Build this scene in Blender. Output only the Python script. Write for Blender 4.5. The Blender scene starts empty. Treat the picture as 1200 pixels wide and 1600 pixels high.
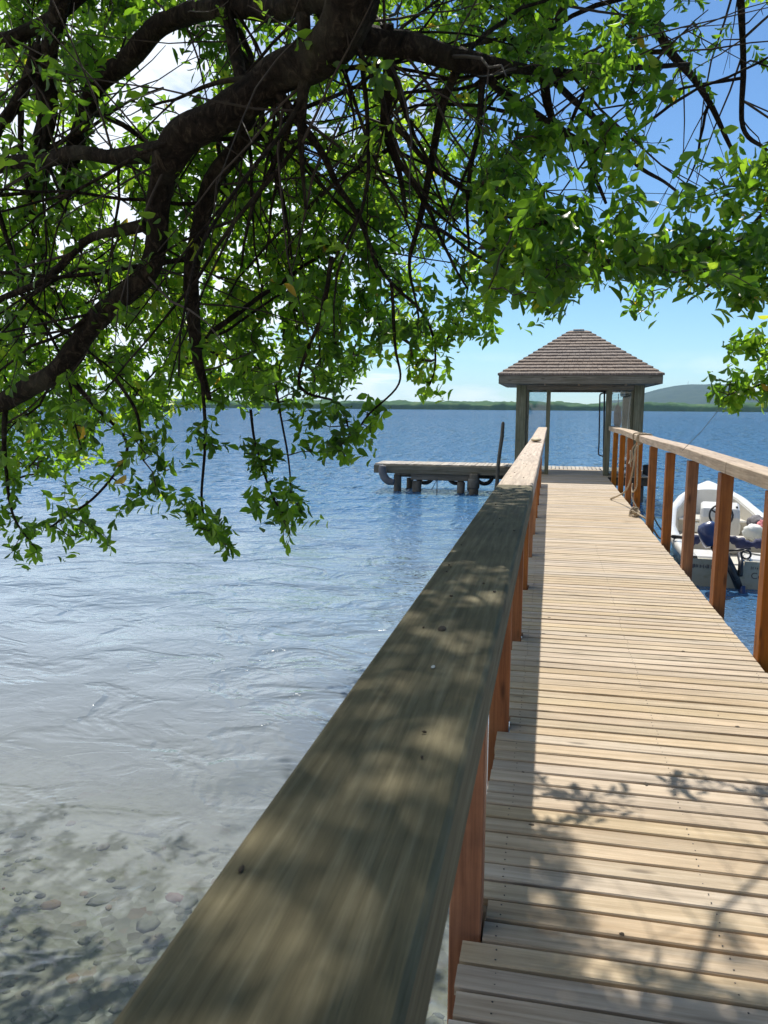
import bpy, math, random
import numpy as np
from mathutils import Vector, Matrix, noise as mn

random.seed(7); rng = np.random.default_rng(7)
S = bpy.context.scene
COL = S.collection
PI = math.pi
R = math.radians

# ------------------------------------------------------------------ camera
F, CX, CY = 1230.0, 600.0, 800.0          # focal length and centre in photo pixels (1200 x 1600)
EYE = Vector((0, 0, 2.1))
ROLL = R(0.42)
def cam_basis(yaw, pitch, roll):
    f = Vector((math.sin(yaw)*math.cos(pitch), math.cos(yaw)*math.cos(pitch), math.sin(pitch)))
    r = Vector((math.cos(yaw), -math.sin(yaw), 0))
    u = r.cross(f)
    c, s = math.cos(roll), math.sin(roll)
    return f, r*c + u*s, u*c - r*s
def project(p, basis):
    f, r, u = basis
    d = Vector(p) - EYE
    z = d.dot(f)
    return CX + F*d.dot(r)/z, CY - F*d.dot(u)/z
yaw, pitch = R(-12), R(-7.5)
for _ in range(60):                        # the boardwalk runs along +Y and vanishes at (862, 639)
    px, py = project((0, 1e6, EYE.z), cam_basis(yaw, pitch, ROLL))
    yaw -= (862 - px)/F*0.8; pitch += (py - 639)/F*-0.8*-1 if False else (639 - py)/F*0.8*-1*-1
BASIS = cam_basis(yaw, pitch, ROLL)
FW, RT, UP = BASIS
def ray(px, py):
    return FW*F + RT*(px - CX) - UP*(py - CY)
def PY(px, py, Y):                         # photo pixel to the world point at distance Y along the boardwalk
    d = ray(px, py); return EYE + d*((Y - EYE.y)/d.y)
def PZ(px, py, Z):
    d = ray(px, py); return EYE + d*((Z - EYE.z)/d.z)
cam = bpy.data.cameras.new('camera'); co = bpy.data.objects.new('camera', cam); COL.objects.link(co)
m = Matrix((RT, UP, -FW)).transposed().to_4x4(); m.translation = EYE; co.matrix_world = m
cam.sensor_fit = 'VERTICAL'; cam.sensor_height = 36; cam.lens = 36*F/1600
cam.clip_start = 0.02; cam.clip_end = 20000
cam.dof.use_dof = True; cam.dof.focus_distance = 7.0; cam.dof.aperture_fstop = 20
S.camera = co

# ------------------------------------------------------------------ light
SUN_EL, SUN_AZ = R(53), R(-4)              # azimuth from +Y, negative is to the left
W = bpy.data.worlds.new('World'); S.world = W; W.use_nodes = True
SKY_STRENGTH, SUN_STRENGTH = 0.088, 5.0
S.view_settings.view_transform = 'Standard'; S.view_settings.look = 'None'
S.view_settings.gamma = 1; S.view_settings.use_curve_mapping = False
S.view_settings.exposure = 0.25
S.render.engine = 'CYCLES'
S.cycles.use_denoising = True
S.cycles.max_bounces = 10; S.cycles.transparent_max_bounces = 16
S.cycles.transmission_bounces = 6; S.cycles.diffuse_bounces = 4; S.cycles.glossy_bounces = 4
S.cycles.caustics_reflective = False; S.cycles.caustics_refractive = False
S.cycles.sample_clamp_direct = 12; S.cycles.sample_clamp_indirect = 6
sl = bpy.data.lights.new('sun', 'SUN'); sl.energy = SUN_STRENGTH; sl.angle = R(0.53); sl.color = (1, .95, .86)
so = bpy.data.objects.new('sun', sl); COL.objects.link(so)
sd = Vector((math.sin(SUN_AZ)*math.cos(SUN_EL), math.cos(SUN_AZ)*math.cos(SUN_EL), math.sin(SUN_EL)))
so.rotation_euler = sd.to_track_quat('Z', 'Y').to_euler()

# ------------------------------------------------------------------ node helpers
class NT:
    def __init__(s, tree): s.t = tree; s.n = tree.nodes; s.l = tree.links
    def new(s, typ, **kw):
        n = s.n.new(typ)
        for k, v in kw.items():
            if hasattr(n, k): setattr(n, k, v)
        return n
    def put(s, sock, v):
        if hasattr(v, 'is_output') : s.l.new(v, sock)
        elif v is not None:
            if isinstance(v, tuple) and len(v) == 3 and sock.type == 'RGBA': v = v + (1,)
            sock.default_value = v
    def math(s, op, a, b=None, c=None, clamp=False):
        n = s.new('ShaderNodeMath', operation=op, use_clamp=clamp)
        s.put(n.inputs[0], a)
        if b is not None: s.put(n.inputs[1], b)
        if c is not None: s.put(n.inputs[2], c)
        return n.outputs[0]
    def vmath(s, op, a, b=None):
        n = s.new('ShaderNodeVectorMath', operation=op); s.put(n.inputs[0], a)
        if b is not None:
            if op == 'SCALE': s.put(n.inputs['Scale'], b)
            else: s.put(n.inputs[1], b)
        return n.outputs['Value'] if op in ('DOT_PRODUCT', 'LENGTH') else n.outputs[0]
    def noise(s, vec, scale, detail=4, rough=.55, dist=0.0, out=0):
        n = s.new('ShaderNodeTexNoise'); s.put(n.inputs['Vector'], vec); s.put(n.inputs['Scale'], scale)
        s.put(n.inputs['Detail'], detail); s.put(n.inputs['Roughness'], rough); s.put(n.inputs['Distortion'], dist)
        return n.outputs[out]
    def voro(s, vec, scale, out=0, feature='F1'):
        n = s.new('ShaderNodeTexVoronoi', feature=feature); s.put(n.inputs['Vector'], vec); s.put(n.inputs['Scale'], scale)
        return n.outputs[out]
    def ramp(s, fac, stops, interp='LINEAR'):
        n = s.new('ShaderNodeValToRGB'); s.put(n.inputs[0], fac); cr = n.color_ramp; cr.interpolation = interp
        while len(cr.elements) < len(stops): cr.elements.new(.5)
        for e, (p, c) in zip(cr.elements, stops):
            e.position = p
            e.color = (c if isinstance(c, tuple) else (c, c, c)) + (1,)
        return n.outputs[0]
    def maprange(s, v, a, b, c=0.0, d=1.0, smooth=False):
        n = s.new('ShaderNodeMapRange', interpolation_type='SMOOTHSTEP' if smooth else 'LINEAR')
        for i, x in enumerate((v, a, b, c, d)): s.put(n.inputs[i], x)
        return n.outputs[0]
    def mix(s, fac, a, b, blend='MIX'):
        n = s.new('ShaderNodeMix', data_type='RGBA', blend_type=blend)
        s.put(n.inputs[0], fac); s.put(n.inputs[6], a); s.put(n.inputs[7], b)
        return n.outputs[2]
    def mapping(s, vec, loc=(0,0,0), rot=(0,0,0), scale=(1,1,1)):
        n = s.new('ShaderNodeMapping'); s.put(n.inputs[0], vec); n.inputs[1].default_value = loc
        n.inputs[2].default_value = rot; n.inputs[3].default_value = scale
        return n.outputs[0]
    def bump(s, h, strength=.3, dist=.01, normal=None):
        n = s.new('ShaderNodeBump'); s.put(n.inputs['Height'], h); s.put(n.inputs['Strength'], strength)
        s.put(n.inputs['Distance'], dist)
        if normal is not None: s.put(n.inputs['Normal'], normal)
        return n.outputs[0]
    def mixsh(s, fac, a, b):
        n = s.new('ShaderNodeMixShader'); s.put(n.inputs[0], fac); s.l.new(a, n.inputs[1]); s.l.new(b, n.inputs[2])
        return n.outputs[0]

def material(name):
    mt = bpy.data.materials.new(name); mt.use_nodes = True
    mt.node_tree.nodes.clear()
    t = NT(mt.node_tree)
    t.out = t.new('ShaderNodeOutputMaterial')
    return mt, t
def principled(t, color, rough=.6, normal=None, metallic=0.0, spec=.5, **kw):
    p = t.new('ShaderNodeBsdfPrincipled')
    t.put(p.inputs['Base Color'], color); t.put(p.inputs['Roughness'], rough); t.put(p.inputs['Metallic'], metallic)
    t.put(p.inputs['Specular IOR Level'], spec)
    if normal is not None: t.l.new(normal, p.inputs['Normal'])
    for k, v in kw.items(): t.put(p.inputs[k], v)
    return p.outputs[0]
def objcoord(t, rnd=True):
    tc = t.new('ShaderNodeTexCoord').outputs['Object']
    if not rnd: return tc, None
    oi = t.new('ShaderNodeObjectInfo').outputs['Random']
    off = t.new('ShaderNodeCombineXYZ')
    t.put(off.inputs[0], t.math('MULTIPLY', oi, 37.0)); t.put(off.inputs[1], t.math('MULTIPLY', oi, 71.0)); t.put(off.inputs[2], t.math('MULTIPLY', oi, 13.0))
    return t.vmath('ADD', tc, off.outputs[0]), oi

def wood(name, c1, c2, c3, axis='x', rough=.75, stain=(.2,.18,.13), stain_amt=.35, vary=.25, bumpd=.0025, knots=True, gscale=1.0, spec=.3):
    """weathered timber; c1 dark grain, c2 middle, c3 light; grain along the axis"""
    mt, t = material(name)
    v, oi = objcoord(t)
    st = {'x': (1.2, 26, 26), 'y': (26, 1.2, 26), 'z': (26, 26, 1.2)}[axis]
    st = tuple(k*gscale for k in st)
    g = t.noise(t.mapping(v, scale=st), 1.6, 6, .62, .25)
    st2 = {'x': (2.5, 90, 90), 'y': (90, 2.5, 90), 'z': (90, 90, 2.5)}[axis]
    g2 = t.noise(t.mapping(v, scale=tuple(k*gscale for k in st2)), 1.3, 3, .7)
    col = t.ramp(g, [(.28, c1), (.5, c2), (.72, c3)])
    col = t.mix(t.ramp(g2, [(.35, .0), (.62, 1.0)]), t.mix(1.0, col, (.84,.83,.81), 'MULTIPLY'), col)
    big = t.noise(v, 2.3, 5, .6)
    big2 = t.noise(v, 11.0, 4, .65)
    sf = t.math('MULTIPLY', t.ramp(t.math('ADD', t.math('MULTIPLY', big, .6), t.math('MULTIPLY', big2, .4)), [(.42, 0.0), (.66, 1.0)]), stain_amt)
    col = t.mix(sf, col, stain)
    if knots:
        kn = {'x': (2.2, 9, 9), 'y': (9, 2.2, 9), 'z': (9, 9, 2.2)}[axis]
        k = t.voro(t.mapping(v, scale=kn), 1.0)
        col = t.mix(t.ramp(k, [(.05, .75), (.14, 0.0)]), col, tuple(x*.35 for x in c1))
    if oi is not None and vary:
        hs = t.new('ShaderNodeHueSaturation'); t.put(hs.inputs['Color'], col)
        t.put(hs.inputs['Value'], t.maprange(oi, 0, 1, 1-vary, 1+vary*.7))
        t.put(hs.inputs['Saturation'], t.maprange(t.math('FRACT', t.math('MULTIPLY', oi, 7.31)), 0, 1, .8, 1.15))
        t.put(hs.inputs['Hue'], t.maprange(t.math('FRACT', t.math('MULTIPLY', oi, 3.7)), 0, 1, .494, .502))
        col = hs.outputs[0]
    h = t.math('ADD', t.math('MULTIPLY', g, .6), t.math('MULTIPLY', g2, .4))
    t.l.new(principled(t, col, t.math('ADD', t.math('MULTIPLY', g2, .25), rough-.12), t.bump(h, .8, bumpd), spec=spec), t.out.inputs[0])
    return mt
def plain(name, color, rough=.5, metallic=0.0, var=.15, nscale=8.0, bumpd=0.0, spec=.5, dirt=None):
    mt, t = material(name)
    v, oi = objcoord(t)
    n = t.noise(v, nscale, 5, .6)
    col = t.mix(t.ramp(n, [(.3, 0.0), (.7, 1.0)]), tuple(c*(1-var) for c in color), tuple(min(1, c*(1+var*.5)) for c in color))
    if dirt:
        col = t.mix(t.math('MULTIPLY', t.ramp(t.noise(v, nscale*2.7, 6, .7), [(.5, 0.0), (.7, 1.0)]), .6), col, dirt)
    nb = t.bump(t.noise(v, nscale*5, 4), .5, bumpd) if bumpd else None
    t.l.new(principled(t, col, rough, nb, metallic, spec), t.out.inputs[0])
    return mt

# ------------------------------------------------------------------ world: clear sky, low haze cloud and a bright cloud bank up to the left
def build_world():
    t = NT(W.node_tree); t.n.clear()
    out = t.new('ShaderNodeOutputWorld'); bg = t.new('ShaderNodeBackground')
    sky = t.new('ShaderNodeTexSky'); sky.sky_type = 'NISHITA'; sky.sun_disc = False
    sky.sun_elevation = SUN_EL; sky.sun_rotation = SUN_AZ
    sky.altitude = 0; sky.air_density = 1.0; sky.dust_density = .0; sky.ozone_density = 2.5
    d = t.new('ShaderNodeTexCoord').outputs['Generated']
    sp = t.new('ShaderNodeSeparateXYZ'); t.l.new(d, sp.inputs[0])
    z = t.math('MAXIMUM', sp.outputs[2], .03)
    pl = t.new('ShaderNodeCombineXYZ')
    t.put(pl.inputs[0], t.math('DIVIDE', sp.outputs[0], t.math('ADD', z, .12)))
    t.put(pl.inputs[1], t.math('DIVIDE', sp.outputs[1], t.math('ADD', z, .12)))
    n = t.noise(pl.outputs[0], .9, 8, .6, .3)
    high = t.ramp(t.math('ADD', n, t.maprange(sp.outputs[0], -.50, .03, .26, -.20)), [(.50, 0.0), (.62, 1.0)])
    low = t.noise(t.mapping(d, scale=(7, 7, 26)), 1.0, 6, .55)
    lowm = t.math('MULTIPLY', t.ramp(low, [(.50, 0.0), (.66, 1.0)]), t.ramp(sp.outputs[2], [(.0, .9), (.03, .75), (.07, 0.0)]))
    cl = t.math('MAXIMUM', t.math('MULTIPLY', high, .85), t.math('MULTIPLY', lowm, .8))
    above = t.ramp(sp.outputs[2], [(.0, 0.0), (.004, 1.0)])
    cl = t.math('MULTIPLY', cl, above)
    base = t.mix(1.0, sky.outputs[0], (.77, .99, 1.17), 'MULTIPLY')
    col = t.mix(cl, base, (11.5, 12.1, 12.8))
    t.l.new(col, bg.inputs[0]); bg.inputs[1].default_value = SKY_STRENGTH
    t.l.new(bg.outputs[0], out.inputs[0])
build_world()

# ------------------------------------------------------------------ mesh helpers
class MB:
    """collects shapes; build() links them as one mesh object"""
    def __init__(s): s.v = []; s.f = []
    def add(s, vs, fs):
        o = len(s.v); s.v += [tuple(p) for p in vs]; s.f += [tuple(i+o for i in f) for f in fs]; return s
    def box(s, lo, hi, bev=0.0, mat=None):
        lo = Vector(lo); hi = Vector(hi); c = (lo+hi)/2; h = (hi-lo)/2
        vs, fs = cham(h, bev)
        vs = [Vector(p) for p in vs]
        if mat is not None: vs = [mat @ (p) for p in vs]
        else: vs = [p + c for p in vs]
        return s.add(vs, fs)
    def beam(s, a, b, w, h, bev=.004, up=(0,0,1)):
        """rectangular bar from a to b, w across, h high"""
        a = Vector(a); b = Vector(b); d = b-a; L = d.length; y = d/L
        x = y.cross(Vector(up)).normalized(); z = x.cross(y)
        M = Matrix((x, y, z)).transposed().to_4x4(); M.translation = (a+b)/2
        vs, fs = cham(Vector((w/2, L/2, h/2)), bev)
        return s.add([M @ Vector(p) for p in vs], fs)
    def tube(s, pts, radii, sides=8, caps=True, rough=0.0, seed=0):
        pts = [Vector(p) for p in pts]
        if not hasattr(radii, '__len__'): radii = [radii]*len(pts)
        vs = []; fs = []; nrm = None
        for i, p in enumerate(pts):
            d = (pts[min(i+1, len(pts)-1)] - pts[max(i-1, 0)])
            d = d.normalized() if d.length > 1e-9 else Vector((0,0,1))
            if nrm is None:
                nrm = d.orthogonal().normalized()
            nrm = (nrm - d*nrm.dot(d))
            nrm = nrm.normalized() if nrm.length > 1e-6 else d.orthogonal().normalized()
            bi = d.cross(nrm)
            for k in range(sides):
                a = 2*PI*k/sides
                o = nrm*math.cos(a) + bi*math.sin(a)
                rr = radii[i]
                if rough:
                    q = p*9 + o*1.3
                    rr *= 1 + rough*mn.noise(q) + rough*.8*mn.noise(p*3.1 + o*.6)
                vs.append(p + o*rr)
        for i in range(len(pts)-1):
            for k in range(sides):
                k2 = (k+1) % sides
                fs.append((i*sides+k, i*sides+k2, (i+1)*sides+k2, (i+1)*sides+k))
        if caps:
            fs.append(tuple(range(sides-1, -1, -1))); fs.append(tuple((len(pts)-1)*sides + k for k in range(sides)))
        return s.add(vs, fs)
    def lathe(s, prof, n=16, M=None):
        vs = []; fs = []
        for r, z in prof:
            for k in range(n):
                p = Vector((r*math.cos(2*PI*k/n), r*math.sin(2*PI*k/n), z)); vs.append(M @ p if M else p)
        for i in range(len(prof)-1):
            for k in range(n):
                k2 = (k+1) % n; fs.append((i*n+k, i*n+k2, (i+1)*n+k2, (i+1)*n+k))
        fs.append(tuple(range(n-1, -1, -1))); fs.append(tuple((len(prof)-1)*n+k for k in range(n)))
        return s.add(vs, fs)
    def torus(s, c, axis, R0, r0, n=28, k=10, squash=1.0):
        axis = Vector(axis).normalized(); u = axis.orthogonal().normalized(); w = axis.cross(u)
        vs = []; fs = []
        for i in range(n):
            a = 2*PI*i/n; rad = u*math.cos(a) + w*math.sin(a)
            for j in range(k):
                b = 2*PI*j/k
                vs.append(Vector(c) + rad*(R0 + r0*math.cos(b)) + axis*(r0*squash*math.sin(b)))
        for i in range(n):
            for j in range(k):
                fs.append((i*k+j, ((i+1)%n)*k+j, ((i+1)%n)*k+(j+1)%k, i*k+(j+1)%k))
        return s.add(vs, fs)
    def blob(s, c, rad, n=14, k=9, wob=.12, seed=0.0):
        c = Vector(c); vs = []; fs = []
        for i in range(k+1):
            th = PI*i/k
            for j in range(n):
                ph = 2*PI*j/n
                d = Vector((math.sin(th)*math.cos(ph), math.sin(th)*math.sin(ph), math.cos(th)))
                w = 1 + wob*mn.noise(d*1.9 + Vector((seed, seed*2.3, 0))) + wob*.6*mn.noise(d*5 + Vector((seed, 0, seed)))
                vs.append(c + Vector((d.x*rad[0], d.y*rad[1], d.z*rad[2]))*w)
        for i in range(k):
            for j in range(n):
                fs.append((i*n+j, (i+1)*n+j, (i+1)*n+(j+1)%n, i*n+(j+1)%n))
        return s.add(vs, fs)
    def mesh(s, name, mat, smooth=False):
        me = bpy.data.meshes.new(name); me.from_pydata(s.v, [], s.f); me.update()
        if mat: me.materials.append(mat)
        if smooth: me.polygons.foreach_set('use_smooth', [True]*len(me.polygons))
        return me
    def build(s, name, mat, parent=None, smooth=False, origin=None):
        if origin is not None:
            o = Vector(origin); s.v = [tuple(Vector(p)-o) for p in s.v]
        ob = bpy.data.objects.new(name, s.mesh(name, mat, smooth)); COL.objects.link(ob)
        if origin is not None: ob.location = origin
        if parent is not None: setpar(ob, parent)
        return ob
def setpar(ob, parent):
    ob.parent = parent
    # parts are built in world space: undo the parents' offsets
    off = Vector((0,0,0)); p = parent
    while p is not None: off += p.location; p = p.parent
    ob.location = ob.location - off
def cham(h, b):
    h = Vector(h); b = min(b, h.x*.9, h.y*.9, h.z*.9)
    if b <= 0:
        vs = [(x*h.x, y*h.y, z*h.z) for x in (-1,1) for y in (-1,1) for z in (-1,1)]
        return vs, [(0,1,3,2), (4,6,7,5), (0,4,5,1), (2,3,7,6), (0,2,6,4), (1,5,7,3)]
    idx = {}; vs = []
    for sx in (-1,1):
        for sy in (-1,1):
            for sz in (-1,1):
                for ax in range(3):
                    p = [sx*(h.x-b), sy*(h.y-b), sz*(h.z-b)]
                    p[ax] = (sx,sy,sz)[ax]*h[ax]
                    idx[(sx,sy,sz,ax)] = len(vs); vs.append(tuple(p))
    fs = []
    def face(keys):
        q = [idx[k] for k in keys]
        a, bb, c = (Vector(vs[i]) for i in q[:3]); n = (bb-a).cross(c-bb)
        cen = sum((Vector(vs[i]) for i in q), Vector())/len(q)
        fs.append(tuple(q) if n.dot(cen) > 0 else tuple(reversed(q)))
    for ax in range(3):
        o = [i for i in range(3) if i != ax]
        for sg in (-1,1):
            ks = []
            for a, c in ((-1,-1),(1,-1),(1,1),(-1,1)):
                sgn = [0,0,0]; sgn[ax] = sg; sgn[o[0]] = a; sgn[o[1]] = c; ks.append((*sgn, ax))
            face(ks)
        for a in (-1,1):           # edges running along ax
            for c in (-1,1):
                k = []
                for sg, who in ((-1,o[0]),(1,o[0]),(1,o[1]),(-1,o[1])):
                    sgn = [0,0,0]; sgn[ax] = sg; sgn[o[0]] = a; sgn[o[1]] = c; k.append((*sgn, who))
                face(k)
    for sx in (-1,1):
        for sy in (-1,1):
            for sz in (-1,1): face([(sx,sy,sz,0),(sx,sy,sz,1),(sx,sy,sz,2)])
    return vs, fs
def thing(name, label, cat, loc=(0,0,0), group=None):
    o = bpy.data.objects.new(name, None); o.empty_display_size = .1; COL.objects.link(o); o.location = loc
    o['label'] = label; o['category'] = cat
    if group: o['group'] = group
    return o
def tag(o, label, cat, group=None):
    o['label'] = label; o['category'] = cat
    if group: o['group'] = group
    return o
def smooth_path(pts, n=6):
    """Catmull-Rom through the points; works on tuples of any length"""
    P = [np.array(p, float) for p in pts]; P = [2*P[0]-P[1]] + P + [2*P[-1]-P[-2]]
    out = []
    for i in range(1, len(P)-2):
        for k in range(n):
            u = k/n; a, b, c, d = P[i-1], P[i], P[i+1], P[i+2]
            out.append(.5*((2*b) + (c-a)*u + (2*a-5*b+4*c-d)*u*u + (3*b-a-3*c+d)*u**3))
    out.append(P[-2]); return out

# ------------------------------------------------------------------ materials
M = {}
M['deck'] = wood('deck_wood', (.36,.27,.17), (.525,.41,.275), (.65,.535,.385), 'x', .72, (.27,.225,.155), .4, .10)
M['deck_y'] = wood('landing_wood', (.27,.23,.18), (.46,.41,.34), (.62,.57,.49), 'y', .75, (.2,.18,.15), .35, .2)
M['rail'] = wood('rail_wood', (.30,.205,.13), (.53,.395,.265), (.68,.54,.38), 'y', .7, (.20,.16,.11), .35, .10, knots=True, gscale=1.4)
M['rail_old_shaded'] = wood('weathered_shaded_rail_wood', (.10,.084,.048), (.165,.142,.084), (.25,.22,.14), 'y', .78, (.05,.045,.025), .5, .08, gscale=2.0, spec=.2)  # weathered board; part of the tree's shade is mixed into its dark tone
M['post'] = wood('stained_post_wood', (.19,.060,.010), (.38,.130,.022), (.50,.20,.045), 'z', .6, (.15,.06,.025), .55, .2)
M['grey_wood'] = wood('grey_green_wood', (.10,.095,.058), (.205,.19,.125), (.32,.30,.21), 'z', .8, (.08,.10,.055), .5, .12)
M['grey_wood_x'] = wood('grey_beam_wood', (.10,.085,.06), (.22,.19,.145), (.34,.30,.24), 'x', .8, (.10,.105,.06), .45, .12)
M['shingle'] = wood('roof_shingle_wood', (.11,.078,.058), (.235,.175,.135), (.44,.36,.29), 'z', .8, (.12,.10,.09), .4, .2, gscale=.9)
M['shingle_x'] = M['shingle']
M['under'] = wood('underdeck_wood', (.05,.04,.03), (.11,.085,.06), (.18,.14,.10), 'y', .85, (.04,.05,.03), .5, .1)
M['concrete'] = plain('pile_concrete', (.15,.135,.11), .9, 0, .4, 5, .006, dirt=(.06,.06,.045))
M['pile'] = plain('pile_timber', (.12,.105,.08), .85, 0, .4, 6, .008, dirt=(.03,.035,.03))
M['rubber'] = plain('black_rubber', (.018,.018,.02), .55, 0, .3, 12)
M['grey_rubber'] = plain('faded_rubber', (.16,.15,.15), .7, 0, .3, 7, .002, dirt=(.08,.08,.07))
M['nail'] = plain('nail_head', (.09,.08,.07), .45, .8)
M['pipe'] = plain('dark_pipe', (.02,.03,.045), .35, 0, .2)
M['rope'] = plain('rope_fibre', (.42,.33,.22), .9, 0, .35, 60, .002)
M['rope_dark'] = plain('line_fibre', (.12,.13,.12), .9, 0, .3, 60)
M['white'] = plain('boat_gelcoat', (.78,.77,.73), .28, 0, .06, 3, dirt=(.6,.57,.5))
M['cream'] = plain('boat_liner', (.58,.54,.46), .5, 0, .12, 4, dirt=(.4,.36,.28))
M['hull_grey'] = plain('hull_cream', (.44,.42,.33), .4, 0, .2, 3, dirt=(.25,.22,.12))
M['hull_side'] = plain('hull_navy', (.035,.05,.075), .3, 0, .25, 3)
M['navy'] = plain('navy_canvas', (.022,.028,.085), .8, 0, .4, 14, .006)
M['blue'] = plain('motor_blue', (.03,.055,.16), .3, 0, .2, 5)
M['black'] = plain('black_plastic', (.015,.016,.02), .4, 0, .3)
M['metal'] = plain('bare_metal', (.6,.6,.6), .25, 1.0, .1)
M['teal'] = plain('teal_cloth', (.02,.16,.17), .8, 0, .3, 12, .004)
M['pink'] = plain('pink_cloth', (.62,.20,.22), .8, 0, .3, 14, .004)
M['grey_cloth'] = plain('grey_canvas', (.13,.12,.13), .85, 0, .35, 12, .006)
M['white_cloth'] = plain('white_bag', (.72,.73,.68), .6, 0, .12, 10, .006)
M['cap'] = plain('ridge_cap_metal', (.5,.5,.48), .4, .6, .2)
def bark():
    mt, t = material('bark')
    v, oi = objcoord(t, False)
    n = t.noise(t.mapping(v, scale=(1,1,.6)), 26, 8, .7, 1.2)
    n2 = t.noise(v, 4.0, 5, .6)
    vo = t.voro(t.mapping(v, scale=(1,1,.3)), 38, feature='DISTANCE_TO_EDGE') if False else t.noise(t.mapping(v, scale=(1,1,.25)), 55, 4, .7)
    col = t.ramp(n, [(.34, (.009,.007,.006)), (.53, (.030,.022,.017)), (.72, (.11,.085,.062))])
    col = t.mix(t.ramp(n2, [(.54, 0.0), (.70, .4)]), col, (.12,.11,.08))
    h = t.math('ADD', t.math('MULTIPLY', n, .7), t.math('MULTIPLY', vo, .3))
    t.l.new(principled(t, col, .9, t.bump(h, 1.0, .06), spec=.12), t.out.inputs[0]); return mt
M['bark'] = bark()
M['twig'] = plain('twig_bark', (.045,.032,.023), .85, 0, .5, 15)
def leafmat():
    mt, t = material('leaf')
    at = t.new('ShaderNodeAttribute', attribute_name='tint').outputs['Fac']
    col = t.ramp(at, [(0, (.020,.048,.014)), (.3, (.034,.080,.018)), (.6, (.062,.120,.022)), (.88, (.11,.17,.028)), (.965, (.16,.22,.03)), (.985, (.42,.30,.03)), (1, (.30,.13,.03))])
    colt = t.ramp(at, [(0, (.11,.24,.015)), (.35, (.26,.52,.024)), (.7, (.48,.78,.04)), (.95, (.72,.88,.07)), (.985, (.85,.62,.06)), (1, (.6,.22,.05))])
    p = principled(t, col, .36, spec=.5)
    tr = t.new('ShaderNodeBsdfTranslucent'); t.l.new(colt, tr.inputs[0])
    t.l.new(t.mixsh(.56, p, tr.outputs[0]), t.out.inputs[0]); return mt
M['leaf'] = leafmat()
def glass():
    mt, t = material('window_glass')
    tr = t.new('ShaderNodeBsdfTransparent'); tr.inputs[0].default_value = (.80,.90,.95,1)
    gl = t.new('ShaderNodeBsdfGlossy'); gl.inputs[0].default_value = (1,1,1,1); gl.inputs[1].default_value = .02
    df = t.new('ShaderNodeBsdfTranslucent'); df.inputs[0].default_value = (.6,.72,.8,1)
    fr = t.new('ShaderNodeFresnel'); fr.inputs[0].default_value = 1.5
    a = t.mixsh(.10, tr.outputs[0], df.outputs[0])
    t.l.new(t.mixsh(t.math('MULTIPLY', fr.outputs[0], 1.6, clamp=True), a, gl.outputs[0]), t.out.inputs[0]); return mt
M['glass'] = glass()

# ------------------------------------------------------------------ ground, water, far shore, hill
def lin(a, b, n): return [a + (b-a)*i/(n-1) for i in range(n)]
def grid(xs, ys, zf):
    X, Y = np.meshgrid(np.array(xs), np.array(ys)); Z = zf(X, Y)
    v = np.stack([X, Y, Z], -1).reshape(-1, 3); nx, ny = len(xs), len(ys)
    i = np.arange(ny-1)[:, None]*nx + np.arange(nx-1)[None, :]
    f = np.stack([i, i+1, i+nx+1, i+nx], -1).reshape(-1, 4)
    return v, f
def npmesh(name, v, f, mat, smooth=True, parent=None):
    me = bpy.data.meshes.new(name)
    me.vertices.add(len(v)); me.vertices.foreach_set('co', np.asarray(v, np.float32).ravel())
    k = f.shape[1]
    me.loops.add(len(f)*k); me.loops.foreach_set('vertex_index', f.astype(np.int32).ravel())
    me.polygons.add(len(f)); me.polygons.foreach_set('loop_start', np.arange(0, len(f)*k, k, dtype=np.int32))
    me.polygons.foreach_set('loop_total', np.full(len(f), k, np.int32))
    me.update(calc_edges=True); me.validate()
    if mat: me.materials.append(mat)
    if smooth: me.polygons.foreach_set('use_smooth', [True]*len(me.polygons))
    o = bpy.data.objects.new(name, me); COL.objects.link(o)
    if parent is not None: setpar(o, parent)
    return o
def bed_z(X, Y):
    d = Y + 1.6 + .25*np.sin(X*.7) + .12*X*0
    z = np.where(d < 0, -.02 - d*.16, -.10 - .055*d)
    z = np.where(d > 8, -.54 - (d-8)*.16, z)
    z = np.maximum(z, -9.0)
    return z + .025*np.sin(X*3.1+Y*1.7)*np.sin(Y*2.3-X) + .012*np.sin(X*9.3+1)*np.sin(Y*8.1)
def ground_mat():
    mt, t = material('sea_bed')
    p = t.new('ShaderNodeNewGeometry').outputs['Position']
    n = t.noise(p, 1.1, 6, .6); n2 = t.noise(p, 7, 5, .65)
    vo = t.voro(p, 17, out='Color'); vd = t.voro(p, 17)
    sand = t.ramp(n2, [(.3, (.40,.35,.26)), (.7, (.60,.54,.42))])
    sc_ = t.new('ShaderNodeSeparateColor'); t.l.new(vo, sc_.inputs[0])
    st = t.ramp(sc_.outputs[0], [(0, (.20,.17,.12)), (.3, (.33,.30,.24)), (.6, (.47,.43,.35)), (.85, (.55,.52,.45)), (1, (.33,.20,.13))])
    col = t.mix(t.ramp(n, [(.42, 0.0), (.55, .8)]), sand, st)
    weed = t.ramp(t.noise(p, .55, 6, .65, .4), [(.5, 0.0), (.62, .55)])
    col = t.mix(weed, col, (.24,.22,.165))
    t.l.new(principled(t, col, .9, t.bump(vd, .5, .02), spec=.2), t.out.inputs[0]); return mt
xs = sorted(set([-6400,-3000,-1500,-700,-300,-150,-80,-50,-35,-25,-18] + list(np.round(np.arange(-14, 8.01, .1), 3)) + [10,14,20,30,50,90,200,500,1200,3000,6400]))
ys = sorted(set([-400,-120,-50,-25,-14] + list(np.round(np.arange(-9, 14.01, .1), 3)) + list(np.arange(15, 40, 1.5)) + [45,60,90,150,300,700,1500,3000,5000,7000]))
v, f = grid(xs, ys, bed_z)
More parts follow.
